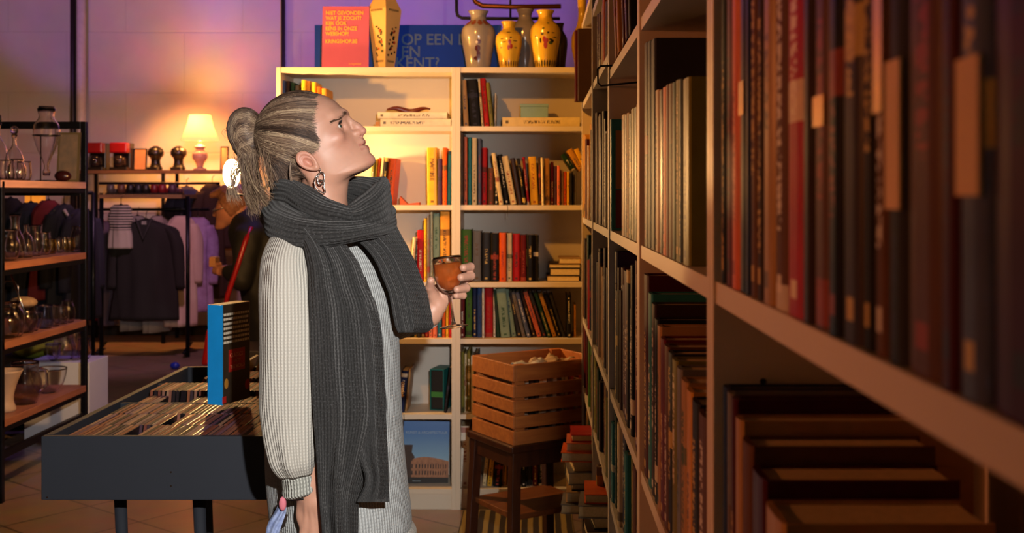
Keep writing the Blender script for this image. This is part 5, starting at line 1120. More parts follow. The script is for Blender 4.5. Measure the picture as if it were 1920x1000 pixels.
for i in range(15):
    c = rr.choice(['#b9b2a6', '#c8a878', '#6c5444', '#8d9aa0', '#a34a36', '#2f2a28', '#d0c4ae']); w_ = rr.uniform(.012, .019)
    b = MB().box(0, w_, 0, .19, 0, rr.uniform(.2, .25)).obj('magazine', mat('magazine_'+c[1:], c, .5, noise=.2, nscale=30)); b.location = incrate(.052+i*.0205, .07+.02*rr.random(), .001); b.rotation_euler = (0, R(1.5), rz)
    tag(b, 'magazine standing among the papers inside the wooden crate', 'magazine', 'magazines in the wooden crate')
for i, (x, y, rx, ry_, c, nm) in enumerate(((.15, .12, 8, 14, '#c9c2b6', 'crumpled pale paper lying on top of the magazines in the crate'), (.27, .16, -6, -10, '#b79a78', 'tan paper lying across the magazines in the crate'))):
    K = Knit(); g_ = np.zeros((12, 12, 3)); uu, vv = np.meshgrid(np.linspace(-.08, .08, 12), np.linspace(-.06, .06, 12), indexing='ij'); g_[..., 0] = uu; g_[..., 1] = vv; g_[..., 2] = .012*np.sin(uu*60+i)*np.cos(vv*50)+.006*np.sin(vv*130+uu*90); K.grid(g_, uu, vv)
    b = K.obj('paper', mat('paper_'+c[1:], c, .7), None, .001); b.location = incrate(x, y, .262+.004*i); b.rotation_euler = (0, 0, rz+.4*i); tag(b, nm, 'paper')
DW = wood('dark_stained_wood', '#2a120a', '#43200f', .35, 5, 'Z')
o = empty('wooden_stool', (A.x+.0, A.y, 0), rz, 'dark brown wooden stool carrying the slatted crate', 'stool')
MB().box(-.03, .36, -.03, .325, SEAT-.026, SEAT).obj('seat', DW, o, bevel=.005)
for (x, y) in ((.0, .0), (.33, .0), (.0, .295), (.33, .295)):
    sx = -.02 if x == 0 else .02; sy = -.02 if y == 0 else .02; m_ = MB(); t = .019
    m_.add([(x+a+sx*k, y+b+sy*k, z) for z, k in ((0, 1), (SEAT-.026, 0)) for a, b in ((-t, -t), (t, -t), (t, t), (-t, t))], [(0,3,2,1),(4,5,6,7),(0,1,5,4),(1,2,6,5),(2,3,7,6),(3,0,4,7)]).obj('leg', DW, o, bevel=.003)
for (x0, x1, y0, y1) in ((-.01, .34, -.012, .008), (-.01, .34, .287, .307), (-.012, .008, 0, .295), (.322, .342, 0, .295)): MB().box(x0, x1, y0, y1, SEAT-.085, SEAT-.026).obj('apron', DW, o)
MB().box(-.01, .34, -.01, .305, .215, .237).obj('lower_shelf', wood('worn_step', '#5a2d14', '#7d4822', .4, 5, 'X'), o, bevel=.003)
# striped mat
m = bpy.data.materials.new('striped_mat'); m.use_nodes = True; nt, b = nodes(m); L = nt.links; tc = nt.nodes.new('ShaderNodeTexCoord'); wv = nt.nodes.new('ShaderNodeTexWave'); wv.inputs['Scale'].default_value = 6.5; wv.inputs['Distortion'].default_value = .4
cr = nt.nodes.new('ShaderNodeValToRGB'); cr.color_ramp.elements[0].position = .5; cr.color_ramp.elements[1].position = .6; cr.color_ramp.elements[0].color = (*lin('#2c2018'), 1); cr.color_ramp.elements[1].color = (*lin('#8a7440'), 1)
L.new(tc.outputs['Object'], wv.inputs['Vector']); L.new(wv.outputs['Color'], cr.inputs['Fac']); L.new(cr.outputs['Color'], b.inputs['Base Color']); b.inputs['Roughness'].default_value = .9
tag(MB().box(-.33, .16, 4.1, 5.08, .0005, .004).obj('striped_mat', m), 'dark mat with tan stripes on the floor under the stool', 'mat')
# book piles jutting out of low shelves
for nm, yy, x0, items in (('far low pile at right', 3.72, .102, [('grey',.03),('tan',.034),('dark brown',.028),('grey',.04),('cream',.03),('orange',.03),('salmon',.026),('red',.022)]), ('nearer low pile at right', 3.12, .135, [('brown',.03),('tan',.03),('grey',.036),('dark brown',.03),('charcoal',.03),('grey',.034),('orange',.025)])):
    z = .4205
    for i, (c, th) in enumerate(items):
        b = book(th, .2, .15, c, (0, 0, 0), label=f'{c} book {"at the bottom" if i == 0 else "on top" if i == len(items)-1 else ORD[i]+" from bottom"} of the {nm}', group='books piled flat and jutting out'); j = .012*((i*37) % 5-2)
        b.rotation_euler = (Matrix.Rotation(R(180)+.04*((i*31) % 5-2), 3, 'Z') @ Matrix.Rotation(R(90), 3, 'Y')).to_euler(); b.location = (x0+.2-j*.3 if 0 else x0+.2+j*.5, yy+j, z+th/2+.0003); z += th+.0006
# ---------------------------------------------------------------- black table of compact discs
TX0, TX1, TY0, TY1, TH, TB = -1.18, -.46, 2.67, 3.76, .86, .708
BK = mat('black_lacquer', '#22262f', .8, noise=.06, nscale=8)
o = empty('disc_table', (TX0, TY0, 0), label='long black trough table full of compact discs', cat='table')
def tb(n, x0, x1, y0, y1, z0, z1): return MB().box(x0-TX0, x1-TX0, y0-TY0, y1-TY0, z0, z1).obj(n, BK, o, bevel=.002)
tb('front_board', TX0, TX1, TY0, TY0+.018, TB, TH); tb('back_board', TX0, TX1, TY1-.018, TY1, TB, TH); tb('side_board', TX0, TX0+.018, TY0+.018, TY1-.018, TB, TH); tb('side_board', TX1-.018, TX1, TY0+.018, TY1-.018, TB, TH)
tb('bottom_board', TX0+.018, TX1-.018, TY0+.018, TY1-.018, TB+.01, TB+.022); tb('divider', TX0+.018, TX1-.018, 3.128, 3.142, TB+.022, TH-.006); tb('divider', TX0+.018, TX1-.018, 3.44, 3.454, TB+.022, TH-.006)
for (xa, ya, xb) in ((-1.06, 2.85, -1.03), (-.86, 2.85, -.83), (-.55, 2.85, -.57), (-1.06, 3.58, -1.03), (-.84, 3.58, -.81), (-.55, 3.58, -.57)):
    MB().tube([(xa-TX0, ya-TY0, TB+.01), (xb-TX0, ya-TY0+(.0), 0)], [.017, .011], 8).obj('leg', BK, o, True)
MB().tube([(-1.045-TX0, 2.87-TY0, .5), (-.56-TX0, 2.87-TY0, .5)], .008, 6).obj('leg_brace', BK, o, True); MB().tube([(-1.045-TX0, 3.56-TY0, .5), (-.56-TX0, 3.56-TY0, .5)], .008, 6).obj('leg_brace', BK, o, True)
for (x, z) in ((-.87, .775), (-.87, .742), (-1.165, .715)): MB().lathe([(.0022, -.0015), (.0022, .0008)], n=8, M=Matrix.Translation((x-TX0, -.0005, z)) @ Matrix.Rotation(R(90), 4, 'X')).obj('screw', silver, o)
def disc_mat():
    m = bpy.data.materials.new('disc_case'); m.use_nodes = True; nt, b = nodes(m); L = nt.links; oi = nt.nodes.new('ShaderNodeObjectInfo'); n = nt.nodes.new('ShaderNodeTexNoise'); n.inputs['Scale'].default_value = 60
    tc = nt.nodes.new('ShaderNodeTexCoord'); L.new(tc.outputs['Object'], n.inputs['Vector']); hs = nt.nodes.new('ShaderNodeHueSaturation'); mr = nt.nodes.new('ShaderNodeMapRange'); mr.inputs['To Min'].default_value = .6; mr.inputs['To Max'].default_value = 1.3
    L.new(n.outputs['Fac'], mr.inputs['Value']); L.new(mr.outputs['Result'], hs.inputs['Value']); L.new(oi.outputs['Color'], hs.inputs['Color']); L.new(hs.outputs['Color'], b.inputs['Base Color']); b.inputs['Roughness'].default_value = .75; b.inputs['Specular IOR Level'].default_value = .08; return m
DM = disc_mat(); DTRAY = mat('disc_tray', '#1b191b', .3)
proto = MB().box(-.0044, .0032, 0, .14, 0, .124).mesh('disc_case', DM); tray = MB().box(.0033, .0047, .0, .14, .001, .123).mesh('tray', DTRAY)
CDC = ['#b78d78', '#c79a7c', '#a87a6c', '#8d6f88', '#bfa18a', '#6d6070', '#d2b48c', '#b5a7a2', '#9b6a5a', '#c08a62', '#a58ba0', '#5b5560', '#d8c4a0', '#b77c60']
# dark discs of the second section stand a little prouder
def discs(y, x0, x1, lean, zoff, where, seed, gaps=()):
    r = random.Random(seed); x = x0
    while x < x1:
        x += .0106/math.cos(lean)+r.choice([0, 0, 0, .0004, .002])
        if any(a < x < b for a, b in gaps): continue
        a = lean+r.uniform(-.02, .02); c = bpy.data.objects.new('disc_case', proto); COL.objects.link(c)
        c.location = (x, y+r.uniform(-.002, .002), TB+.0225+zoff+.0048*abs(math.sin(a))); c.rotation_euler = (0, a, 0); k = r.choice(CDC if r.random() < .85 else ['#3d3a40', '#2a2730']); c.color = (*[q*a_ for q, a_ in zip(lin(k), (.50, .34, .32))], 1)
        t = bpy.data.objects.new('tray', tray); COL.objects.link(t); t.parent = c
        tag(c, 'compact disc case standing in the '+where, 'compact disc', 'compact discs in the '+where)
discs(2.69, TX0+.03, -.56, .10, 0, 'front row of the black table', 1, [(-1.01, -.985)])
discs(2.835, TX0+.03, -.56, .13, 0, 'second row of the black table', 2, [(-.965, -.94)])
discs(2.98, TX0+.03, -.56, .09, 0, 'third row of the black table', 3)
discs(3.145, TX0+.03, -.62, .12, -.008, 'fourth row of the black table', 4, [(-1.09, -1.0), (-.93, -.90)])
discs(3.292, TX0+.03, -.64, .08, .006, 'fifth row of the black table', 5)
discs(3.46, -1.08, -.80, .35, .02, 'back bin of the black table', 6)
for i in range(9):
    c = ['#c98f3c', '#b5502c', '#cdbb94', '#4c4038', '#d7a43a', '#8a3326', '#bcae98', '#3a4a40', '#d0952f'][i]
    b = MB().box(-.004, .004, 0, .13, 0, .17).obj('booklet', mat('booklet_'+c[1:], c, .4, noise=.25, nscale=40)); b.location = (-1.075+i*.03, 3.62-.0*i, TB+.026+.004); b.rotation_euler = (0, R(18+4*(i % 3)), 0)
    tag(b, ['golden', 'brick red', 'cream', 'dark brown', 'yellow', 'dark red', 'pale grey', 'dark green', 'ochre'][i]+' booklet leaning in the back bin of the black table', 'booklet', 'booklets in the back bin')
# tall blue box set standing on the discs
o = empty('box_set', (-.8405-.046*math.cos(R(22)), 3.0+.046*math.sin(R(22)), TH+.012), R(-22), 'tall blue-spined box set standing on the compact discs', 'box set')
w_, d_, h_ = .046, .122, .268
MB().box(0, w_, 0, d_, 0, h_).obj('box_body', mat('brown_cover_print', '#33291f', .35, noise=.3, nscale=30), o, bevel=.0015)
MB().box(-.0008, w_+.0002, -.0012, .003, .0, h_).obj('spine', mat('cyan_blue_cover', '#1187cf', .45, noise=.1, nscale=20, bump=.2, bscale=40), o)
MB().box(.002, w_-.002, .002, d_-.002, h_-.001, h_+.0005).obj('page_tops', PAGES, o)
MB().box(w_, w_+.0008, .028, .098, .085, .145).obj('red_panel', mat('red_panel', '#a8201a', .4), o); MB().box(w_, w_+.0008, .0, .016, .004, .022).obj('red_logo', mat('red_panel', '#a8201a', .4), o); MB().sphere((w_, d_-.012, .04), .011, 8, 6, (.08, 1, 1.3)).obj('red_spot', mat('red_panel', '#a8201a', .4), o); MB().sphere((w_, .018, .055), .011, 8, 6, (.08, .8, 1.3)).obj('gold_spot', mat('gold_print', '#a5722c', .4), o)
pk = mat('pink_ink', '#d07a5c', .5); rt = (R(90), 0, R(90))
text('CLASSICS', .0155, pk, o, (w_+.0012, .032, .124), rt, 'lettering', bold=.0003, sx=.85); text('FROM', .010, pk, o, (w_+.0012, .05, .110), rt, 'lettering'); text('THE WORLD', .0135, pk, o, (w_+.0012, .033, .093), rt, 'lettering', bold=.0003, sx=.8)
wi = mat('white_ink', '#c9bda8', .5)
for i in range(7):
    mb = MB(); r = random.Random(i); y = .006
    while y < .112:
        l = r.uniform(.004, .012); mb.box(w_, w_+.0008, y, min(y+l, .116), .238-.0125*i, .2445-.0125*i); y += l+.002
    mb.obj('title_line', wi, o)
# ---------------------------------------------------------------- rack of glassware at the left
RL, RY0, RY1 = -2.48, 5.2, 6.2; RX0 = -3.45
MET = mat('black_steel', '#15161c', .35, .6); o = empty('metal_rack', (RL, RY0, 0), label='black metal rack with wooden shelves of glassware at the left edge', cat='rack')
def rb(n, x0, x1, y0, y1, z0, z1, m=MET): return MB().box(x0-RL, x1-RL, y0-RY0, y1-RY0, z0, z1).obj(n, m, o, bevel=.002)
for (x, y, zt) in ((RL-.03, RY0, 1.50), (RL-.03, RY1-.03, 1.84), (RX0, RY0, 1.50), (RX0, RY1-.03, 1.84)): rb('post', x, x+.03, y, y+.03, 0, zt)
rb('top_rail', RX0+.03, RL-.03, RY1-.03, RY1, 1.80, 1.84)
SWD = wood('shelf_board', '#7a4a36', '#97634a', .45, 4, 'Y'); RS = [.385, .747, 1.118, 1.505]
for z in RS:
    rb('shelf', RX0+.01, RL, RY0+.005, RY1-.005, z-.035, z, SWD) if z < 1.5 else rb('shelf', RX0+.01, RL, RY0-.005, RY1-.005, z-.035, z, wood('pale_board', '#9a7474', '#b98c84', .45, 4, 'Y'))
    rb('shelf_rail', RL-.03, RL-.004, RY0+.03, RY1-.03, z-.06, z-.036); rb('shelf_rail', RX0+.004, RX0+.03, RY0+.03, RY1-.03, z-.06, z-.036); 
rb('shelf_rail', RX0+.03, RL-.03, RY1-.03, RY1-.004, 1.43, 1.469); rb('shelf_rail', RX0+.03, RL-.03, RY0+.004, RY0+.03, .2, .235); rb('shelf_rail', RL-.03, RL-.004, RY0+.03, RY1-.03, .2, .235)
CG = glassm('rack_glass', (1, .97, .97), .02); CGS = glassm('smoky_glass', (.75, .68, .66), .05); CGP = glassm('lilac_crystal', (.9, .84, 1), .01, 1.6)
def gl(px, sh, py, w_, h_, kind, label, name='drinking_glass', m=CG, cat='glass', group='glassware on the metal rack', y=None, z=None):
    z = RS[sh] if z is None else z
    y = y or (CH-z)*F/(py-CY); x = min(lat(px, y), RL-.012-w_/2); r = w_/2; t = .0022
    o = empty(name, (x, y, z+.0005), label=label, cat=cat, group=group)
    P_ = {'tumbler': [(.8,0),(.86,.03),(1,1)], 'jar': [(.9,0),(1,.06),(1,.75),(.8,.86),(.82,1)], 'bottle': [(.9,0),(1,.05),(1,.5),(.8,.62),(.32,.74),(.3,.95),(.38,1)], 'bowl': [(.35,0),(.4,.03),(.75,.3),(.94,.7),(1,1)],
          'carafe': [(.8,0),(1,.15),(.9,.4),(.45,.68),(.42,.85),(.6,1)], 'jug': [(.7,0),(.9,.2),(1,.5),(.8,.8),(.85,1)], 'pear': [(.25,0),(.3,.06),(.16,.12),(.3,.22),(.75,.42),(1,.62),(.95,.76),(.6,.86),(.55,.9),(.7,.97),(.72,1)], 'vase': [(.6,0),(.62,.03),(.5,.25),(.7,.7),(1,1)]}[kind]
    pr = [(max(.002, b), a) for b, a in [(q[0], q[1]) for q in [(p[1]*h_, p[0]*r, 0) for p in spl([(b*h_, a*r, 0) for a, b in P_], 20)[:, [1, 0, 2]]]]] if 0 else [(p[1], p[0]) for p in spl([(b*h_, a*r, 0) for a, b in P_], 20)]
    inner = [(max(.001, a-t), max(b, t*1.6)) for a, b in reversed(pr)]
    MB().lathe([(.0008, 0)]+pr+inner+[(.0008, t*1.6)], n=20, cap=False).obj(name+'_body' if 0 else 'glass_body', m, o, True)
    return o, r, h_
gp = mat('chrome', '#b8b4b4', .15, 1)
# top shelf
for px, w_, h_, lab in ((-4, .09, .30, 'tall cut glass decanter with stopper at the left end of the top rack shelf'), (27, .085, .24, 'square cut glass decanter beside the tall one on the top rack shelf')):
    q, r, h = gl(px, 3, 0, w_, h_, 'bottle', lab, 'decanter', y=5.75, cat='decanter'); st = MB().sphere((0, 0, h+.022), .02, 12, 8, (1, 1, 1.2)).lathe([(.01, h-.015), (.012, h)], n=10).obj('stopper', CG, q, True)
gl(32, 3, 0, .07, .11, 'jar', 'small glass jar in front of the decanters on the top rack shelf', 'glass_jar', y=5.6); gl(45, 3, 0, .065, .10, 'tumbler', 'straight glass tumbler right of the decanters on the top rack shelf', y=5.7); gl(12, 3, 0, .07, .1, 'tumbler', 'glass tumbler half hidden behind the small jar, top rack shelf', y=5.45)
q, r, h = gl(91, 3, 0, .13, .35, 'pear', 'pear-shaped glass coffee siphon in a thin black stand, top shelf', 'glass_siphon', y=5.85, cat='siphon'); q.location.z += .03
MB().lathe([(.040, h-.006), (.042, h), (.038, h+.012), (.002, h+.012)], n=20).obj('lid', mat('dark_lid', '#2b2226', .3), q, True); MB().tube([(.067*math.cos(a), .067*math.sin(a), .21) for a in np.linspace(0, 2*math.pi, 25)[:-1]], .003, 6, closed=True).tube([(-.03, 0, .21), (-.03, 0, -.03)], .003, 6).lathe([(.055, -.03), (.055, -.024), (.002, -.022)], n=20).obj('stand', mat('black_wire', '#0f0d0d', .35, .5), q, True)
o = MB().sphere((0, 0, .03), .03, 14, 8, (1.5, 1, 1)).obj('dark_bowl', mat('dark_red_glaze', '#2c1012', .25), smooth=True); o.location = (lat(118, 5.95), 5.95, RS[3]+.0005); tag(o, 'small dark rounded pot right of the glass siphon on the top rack shelf', 'pot')
q = empty('framed_picture', (lat(126, 6.05), 6.05, RS[3]+.001), label='small framed colourful picture leaning at the right of the top rack shelf', cat='picture'); q.rotation_euler = (R(-6), 0, 0); MB().box(-.06, .06, 0, .012, 0, .27).obj('frame', mat('olive_frame', '#4f4530', .5), q); MB().box(-.048, .048, -.001, 0, .012, .258).obj('picture', mat('mottled_print', '#6a5548', .5, noise=.4, nscale=22, tint='#2c3c44'), q)
# middle shelves
for px, py, w_, h_, k, nm, lab, m in ((14, 489, .13, .15, 'jug', 'glass_jug', 'round glass jug at the left of the second rack shelf', CG), (28, 484, .10, .22, 'carafe', 'carafe', 'slender glass carafe with wide mouth on the second rack shelf', CG), (48, 483, .07, .17, 'bottle', 'glass_bottle', 'narrow glass bottle beside the carafe on the second rack shelf', CG), (66, 480, .08, .16, 'jug', 'glass_jug', 'tall ribbed glass jug holding a stirrer, second rack shelf', CG),
      (82, 478, .065, .12, 'tumbler', 'drinking_glass', 'tall tumbler right of the ribbed jug, second rack shelf', CG), (95, 476, .06, .08, 'tumbler', 'drinking_glass', 'yellow-tinted small glass in the middle of the second rack shelf', glassm('amber_glass', (1, .8, .3), .03)), (108, 474, .06, .08, 'tumbler', 'drinking_glass', 'clear small glass between the two yellow-tinted ones, second rack shelf', CG), (120, 473, .06, .085, 'tumbler', 'drinking_glass', 'clear small glass left of the last yellow-tinted one, second rack shelf', CG), (130, 472, .055, .08, 'tumbler', 'drinking_glass', 'yellow-tinted glass near the right end of the second rack shelf', glassm('amber_glass', (1, .8, .3), .03)), (144, 471, .06, .14, 'jar', 'glass_jar', 'tall pale jar at the right end of the second rack shelf', CGS)):
    gl(px, 2, py, w_, h_, k, lab, nm, m)
for px, py, w_, h_, k, nm, lab, m in ((8, 634, .12, .14, 'jar', 'glass_jar', 'wide glass jar at the left of the third rack shelf', CG), (38, 632, .11, .17, 'jar', 'glass_jar', 'cut glass jar with tall handle on the third rack shelf', CG), (62, 624, .14, .15, 'jug', 'glass_jug', 'round glass pot with a cloth-covered lid, third rack shelf', CGS), (84, 621, .09, .10, 'bowl', 'glass_bowl', 'small glass bowl beside the cloth-covered pot, third rack shelf', CG), (101, 616, .08, .12, 'tumbler', 'drinking_glass', 'cobalt-marked tumbler on the third rack shelf', glassm('bluish_glass', (.7, .78, 1), .02)), (118, 612, .08, .11, 'tumbler', 'drinking_glass', 'clear tumbler right of the cobalt-marked one, third rack shelf', CG), (134, 608, .07, .1, 'tumbler', 'drinking_glass', 'clear tumbler second from the right end, third rack shelf', CG), (149, 605, .07, .12, 'jar', 'glass_jar', 'smoky jar at the right end of the third rack shelf', CGS)):
    q, r, h = gl(px, 1, py, w_, h_, k, lab, nm, m)
    if 'cloth-covered' in lab and nm == 'glass_jug': MB().sphere((0, 0, h), r*.95, 16, 8, (1, 1, .45)).obj('cloth_lid', mat('beige_cloth', '#8d7258', .9, bump=.3), q, True)
    if 'tall handle' in lab: MB().tube([(-r*.7, 0, h*.9), (-r*.7, 0, h+.07), (-r*.4, 0, h+.1), (r*.4, 0, h+.1), (r*.7, 0, h+.07), (r*.7, 0, h*.9)], .003, 6).obj('handle', gp, q, True)
for x0, y0, x1, y1, sh, lab in ((15, 500, 48, 590, 1, 'long thin grey stick leaning on the third rack shelf'),):
    a = P(x1, y1, 5.5); b = P(x0, y0, 5.6); tag(MB().tube([a, b], .005, 6).obj('stirring_rod', gp, smooth=True), lab, 'rod')
for px, py, w_, h_, k, nm, lab, m in ((16, 772, .17, .20, 'vase', 'white_pail', 'white pail at the left of the lowest rack shelf', mat('white_plastic', '#a98f7c', .5)), (56, 757, .16, .21, 'jug', 'glass_jug', 'large smoky glass jug beside the white pail, lowest rack shelf', CGS), (100, 737, .19, .13, 'bowl', 'glass_bowl', 'large cut glass bowl on the lowest rack shelf', CG)):
    q, r, h = gl(px, 0, py, w_, h_, k, lab, nm, m, cat='pail' if 'pail' in nm else 'glass')
    if nm == 'glass_jug': MB().tube([(r*.9, 0, h*.85), (r*1.35, 0, h*.8), (r*1.4, 0, h*.45), (r*.95, 0, h*.3)], .008, 8).obj('handle', CGS, q, True)
# white plinth behind the rack with crystal
y0 = 6.5; x1 = lat(168, y0)
tag(MB().box(x1-.38, x1, y0, y0+.28, 0, hgt(680, y0)).obj('plinth', mat('white_plinth', '#c2c2cc', .5, noise=.03), bevel=.002), 'white box plinth carrying crystal behind the metal rack', 'plinth')
pz = hgt(680, y0)+.0005
for px, yy, w_, h_, k, lab in ((120, 6.6, .13, .16, 'jug', 'faceted crystal vase in the middle of the white plinth'), (100, 6.56, .09, .10, 'bowl', 'low crystal bowl at the left of the white plinth'), (142, 6.6, .09, .17, 'vase', 'flared crystal vase at the right of the white plinth'), (158, 6.64, .07, .12, 'tumbler', 'crystal tumbler at the right edge of the white plinth')):
    gl(px, 0, 0, w_, h_, k, lab, 'crystal_vase', CGP, 'vase', 'crystal on the white plinth', y=yy, z=pz)
q = empty('green_cushion', (lat(70, 7.0), 7.0, .43), label='lime green cushion on a dark low stand behind the rack', cat='cushion'); MB().sphere((0, 0, .05), .16, 16, 10, (1, 1, .4)).obj('cushion_body', mat('lime_cloth', '#76801c', .8), q, True)
tag(MB().box(-.22, .22, -.2, .2, 0, .43).obj('low_stand', mat('dark_stand', '#171318', .6), bevel=.01), 'dark low stand under the lime green cushion', 'stand').location = (lat(70, 7.0)-.02, 7.05, 0)
# ---------------------------------------------------------------- shelf of appliances and the lit table lamp, far wall
LY = 11.0; LZ = hgt(320, LY)
o = empty('appliance_shelf', (lat(300, LY), LY, 0), label='long shelf unit carrying coffee machines and the lit lamp by the far wall', cat='shelf'); xa, xb = lat(160, LY)-lat(300, LY), lat(470, LY)-lat(300, LY)
SB_ = wood('shelf_brown', '#5a3a24', '#7a5434', .5, 4, 'X'); MB().box(xa, xb, -.2, .25, LZ-.03, LZ).obj('shelf_board', SB_, o); MB().box(xa, xb, -.2, .25, .9, .93).obj('shelf_board', SB_, o)
for x in (xa, (xa+xb)/2, xb-.03):
    for y in (-.2, .22): MB().box(x, x+.03, y, y+.03, 0, LZ-.03).obj('post', MET, o)
def on(px, y=LY-.02): return (lat(px, y), y, LZ+.0005)
q = empty('table_lamp', on(375), label='lit table lamp with pleated cream shade and porcelain base', cat='lamp'); q.location.z = LZ+.0005
s = LY/F
hb = 52*s; MB().lathe([(p[1], p[0]) for p in spl([(0, 12*s, 0), (3*s, 12*s, 0), (5*s, 6*s, 0), (12*s, 7*s, 0), (24*s, 14*s, 0), (33*s, 13*s, 0), (40*s, 7*s, 0), (44*s, 11*s, 0), (48*s, 5*s, 0), (56*s, 3*s, 0)], 40)], n=24).obj('lamp_base', ceramic('pink_porcelain_lamp', '#b98f80'), q, True)
sm = bpy.data.materials.new('lit_shade'); sm.use_nodes = True; nt, b = nodes(sm); tc = nt.nodes.new('ShaderNodeTexCoord'); n = nt.nodes.new('ShaderNodeTexNoise'); n.inputs['Scale'].default_value = 14; nt.links.new(tc.outputs['Object'], n.inputs['Vector'])
cr = nt.nodes.new('ShaderNodeValToRGB'); cr.color_ramp.elements[0].color = (1, .50, .16, 1); cr.color_ramp.elements[1].color = (1, .62, .26, 1); nt.links.new(n.outputs['Fac'], cr.inputs['Fac']); nt.links.new(cr.outputs['Color'], b.inputs['Emission Color']); b.inputs['Emission Strength'].default_value = 1.6; b.inputs['Base Color'].default_value = (.9, .7, .5, 1)
tlb = nt.nodes.new('ShaderNodeBsdfTranslucent'); tlb.inputs[0].default_value = (1, .8, .55, 1); mxs = nt.nodes.new('ShaderNodeMixShader'); mxs.inputs[0].default_value = .6; nt.links.new(b.outputs[0], mxs.inputs[1]); nt.links.new(tlb.outputs[0], mxs.inputs[2]); nt.links.new(mxs.outputs[0], nt.nodes['Material Output'].inputs[0])
mb = MB(); n_ = 96; z0, z1 = 56*s, 104*s
vs = []
for (rr_, zz) in ((34*s, z0), (24*s, (z0*.45+z1*.55)), (19*s, z1)):
    for i in range(n_): a = 2*math.pi*i/n_; k = 1+.025*(1 if i % 2 else -1); vs.append((rr_*k*math.cos(a), rr_*k*math.sin(a), zz))
mb.add(vs, [(j*n_+i, j*n_+(i+1) % n_, (j+1)*n_+(i+1) % n_, (j+1)*n_+i) for j in range(2) for i in range(n_)]); sh = mb.obj('lamp_shade', sm, q, True); mdf = sh.modifiers.new('t', 'SOLIDIFY'); mdf.thickness = .003
sh.visible_shadow = True
def machine(px, w_, h_, lab, red=True, round_=False):
    q = empty('coffee_machine', on(px), label=lab, cat='coffee machine', group='coffee machines on the far shelf'); bk = mat('black_plastic', '#14110f', .3); rd = mat('red_plastic', '#8c1218', .25)
    if round_:
        MB().lathe([(p[1], p[0]) for p in spl([(0, .06, 0), (.02, .065, 0), (.05, .05, 0), (h_*.5, .05, 0), (h_*.62, .075, 0), (h_*.85, .07, 0), (h_, .02, 0)], 24)], n=20).obj('machine_body', bk, q, True); MB().box(-.05, .05, -.11, -.04, 0, .03).obj('drip_tray', bk, q, bevel=.005); MB().sphere((0, -.05, h_*.72), .03, 10, 8, (1, .8, .7)).obj('spout', rd, q, True)
    else:
        MB().box(-w_/2, w_/2, 0, .12, 0, h_).obj('machine_body', bk, q, bevel=.01); MB().box(-w_/2, w_/2, -.1, 0, h_*.62, h_).obj('water_head', rd, q, bevel=.012); MB().box(-w_/2, w_/2, -.1, 0, 0, .03).obj('warming_plate', bk, q, bevel=.005); MB().lathe([(.045, .031), (.06, .06), (.055, .12), (.035, .15)], (0, -.05, 0), 16).obj('coffee_pot', mat('dark_pot', '#231c1a', .1), q, True)
machine(183, .16, .27, 'red and black coffee machine at the left end of the far shelf'); machine(228, .17, .27, 'red and black coffee machine right of the similar one, far shelf'); machine(292, .14, .24, 'black rounded coffee machine left of the lit lamp', round_=True); machine(335, .12, .24, 'slim black coffee machine right beside the lit lamp', round_=True)
for px, w_, h_, lab in ((262, .13, .22, 'tan picture in a dark frame between the coffee machines'), (420, .08, .24, 'dark-framed picture right of the lit lamp')):
    q = empty('framed_picture', on(px, LY+.05), label=lab, cat='picture'); q.rotation_euler = (R(-5), 0, 0); MB().box(-w_/2, w_/2, 0, .015, 0, h_).obj('frame', MET, q); MB().box(-w_/2+.012, w_/2-.012, -.001, 0, .012, h_-.012).obj('picture', mat('tan_print', '#a27752', .6), q)
# ---------------------------------------------------------------- clothes rail
GY = 9.9; o = empty('clothes_rack', (lat(190, GY), GY, 0), label='black clothes rack with a shoe shelf above the hanging shirts', cat='rack')
def cb(n, p0, p1, r): return MB().tube([Vector(p0)-o.location, Vector(p1)-o.location], r, 8).obj(n, MET, o, True)
for px in (190, 352): cb('post', P(px, 368, GY).xyz, (lat(px, GY), GY, .0), .02); cb('post', P(px, 362, GY+.5), (lat(px, GY+.5), GY+.5, 0), .02); cb('foot_rail', (lat(px, GY), GY-.1, .05), (lat(px, GY+.5), GY+.6, .05), .015)
cb('hanging_rail', P(186, 393, GY+.2), P(392, 393, GY+.2), .013); cb('hanging_rail', P(186, 344, GY+.5), P(412, 344, GY+.5), .013)
MB().box(lat(186, GY)-o.location.x, lat(342, GY)-o.location.x, -.02, .5, hgt(372, GY), hgt(365, GY)).obj('shoe_shelf', wood('tan_board', '#6a4a30', '#8d6844', .5, 4, 'X'), o)
SHZ = hgt(365, GY)
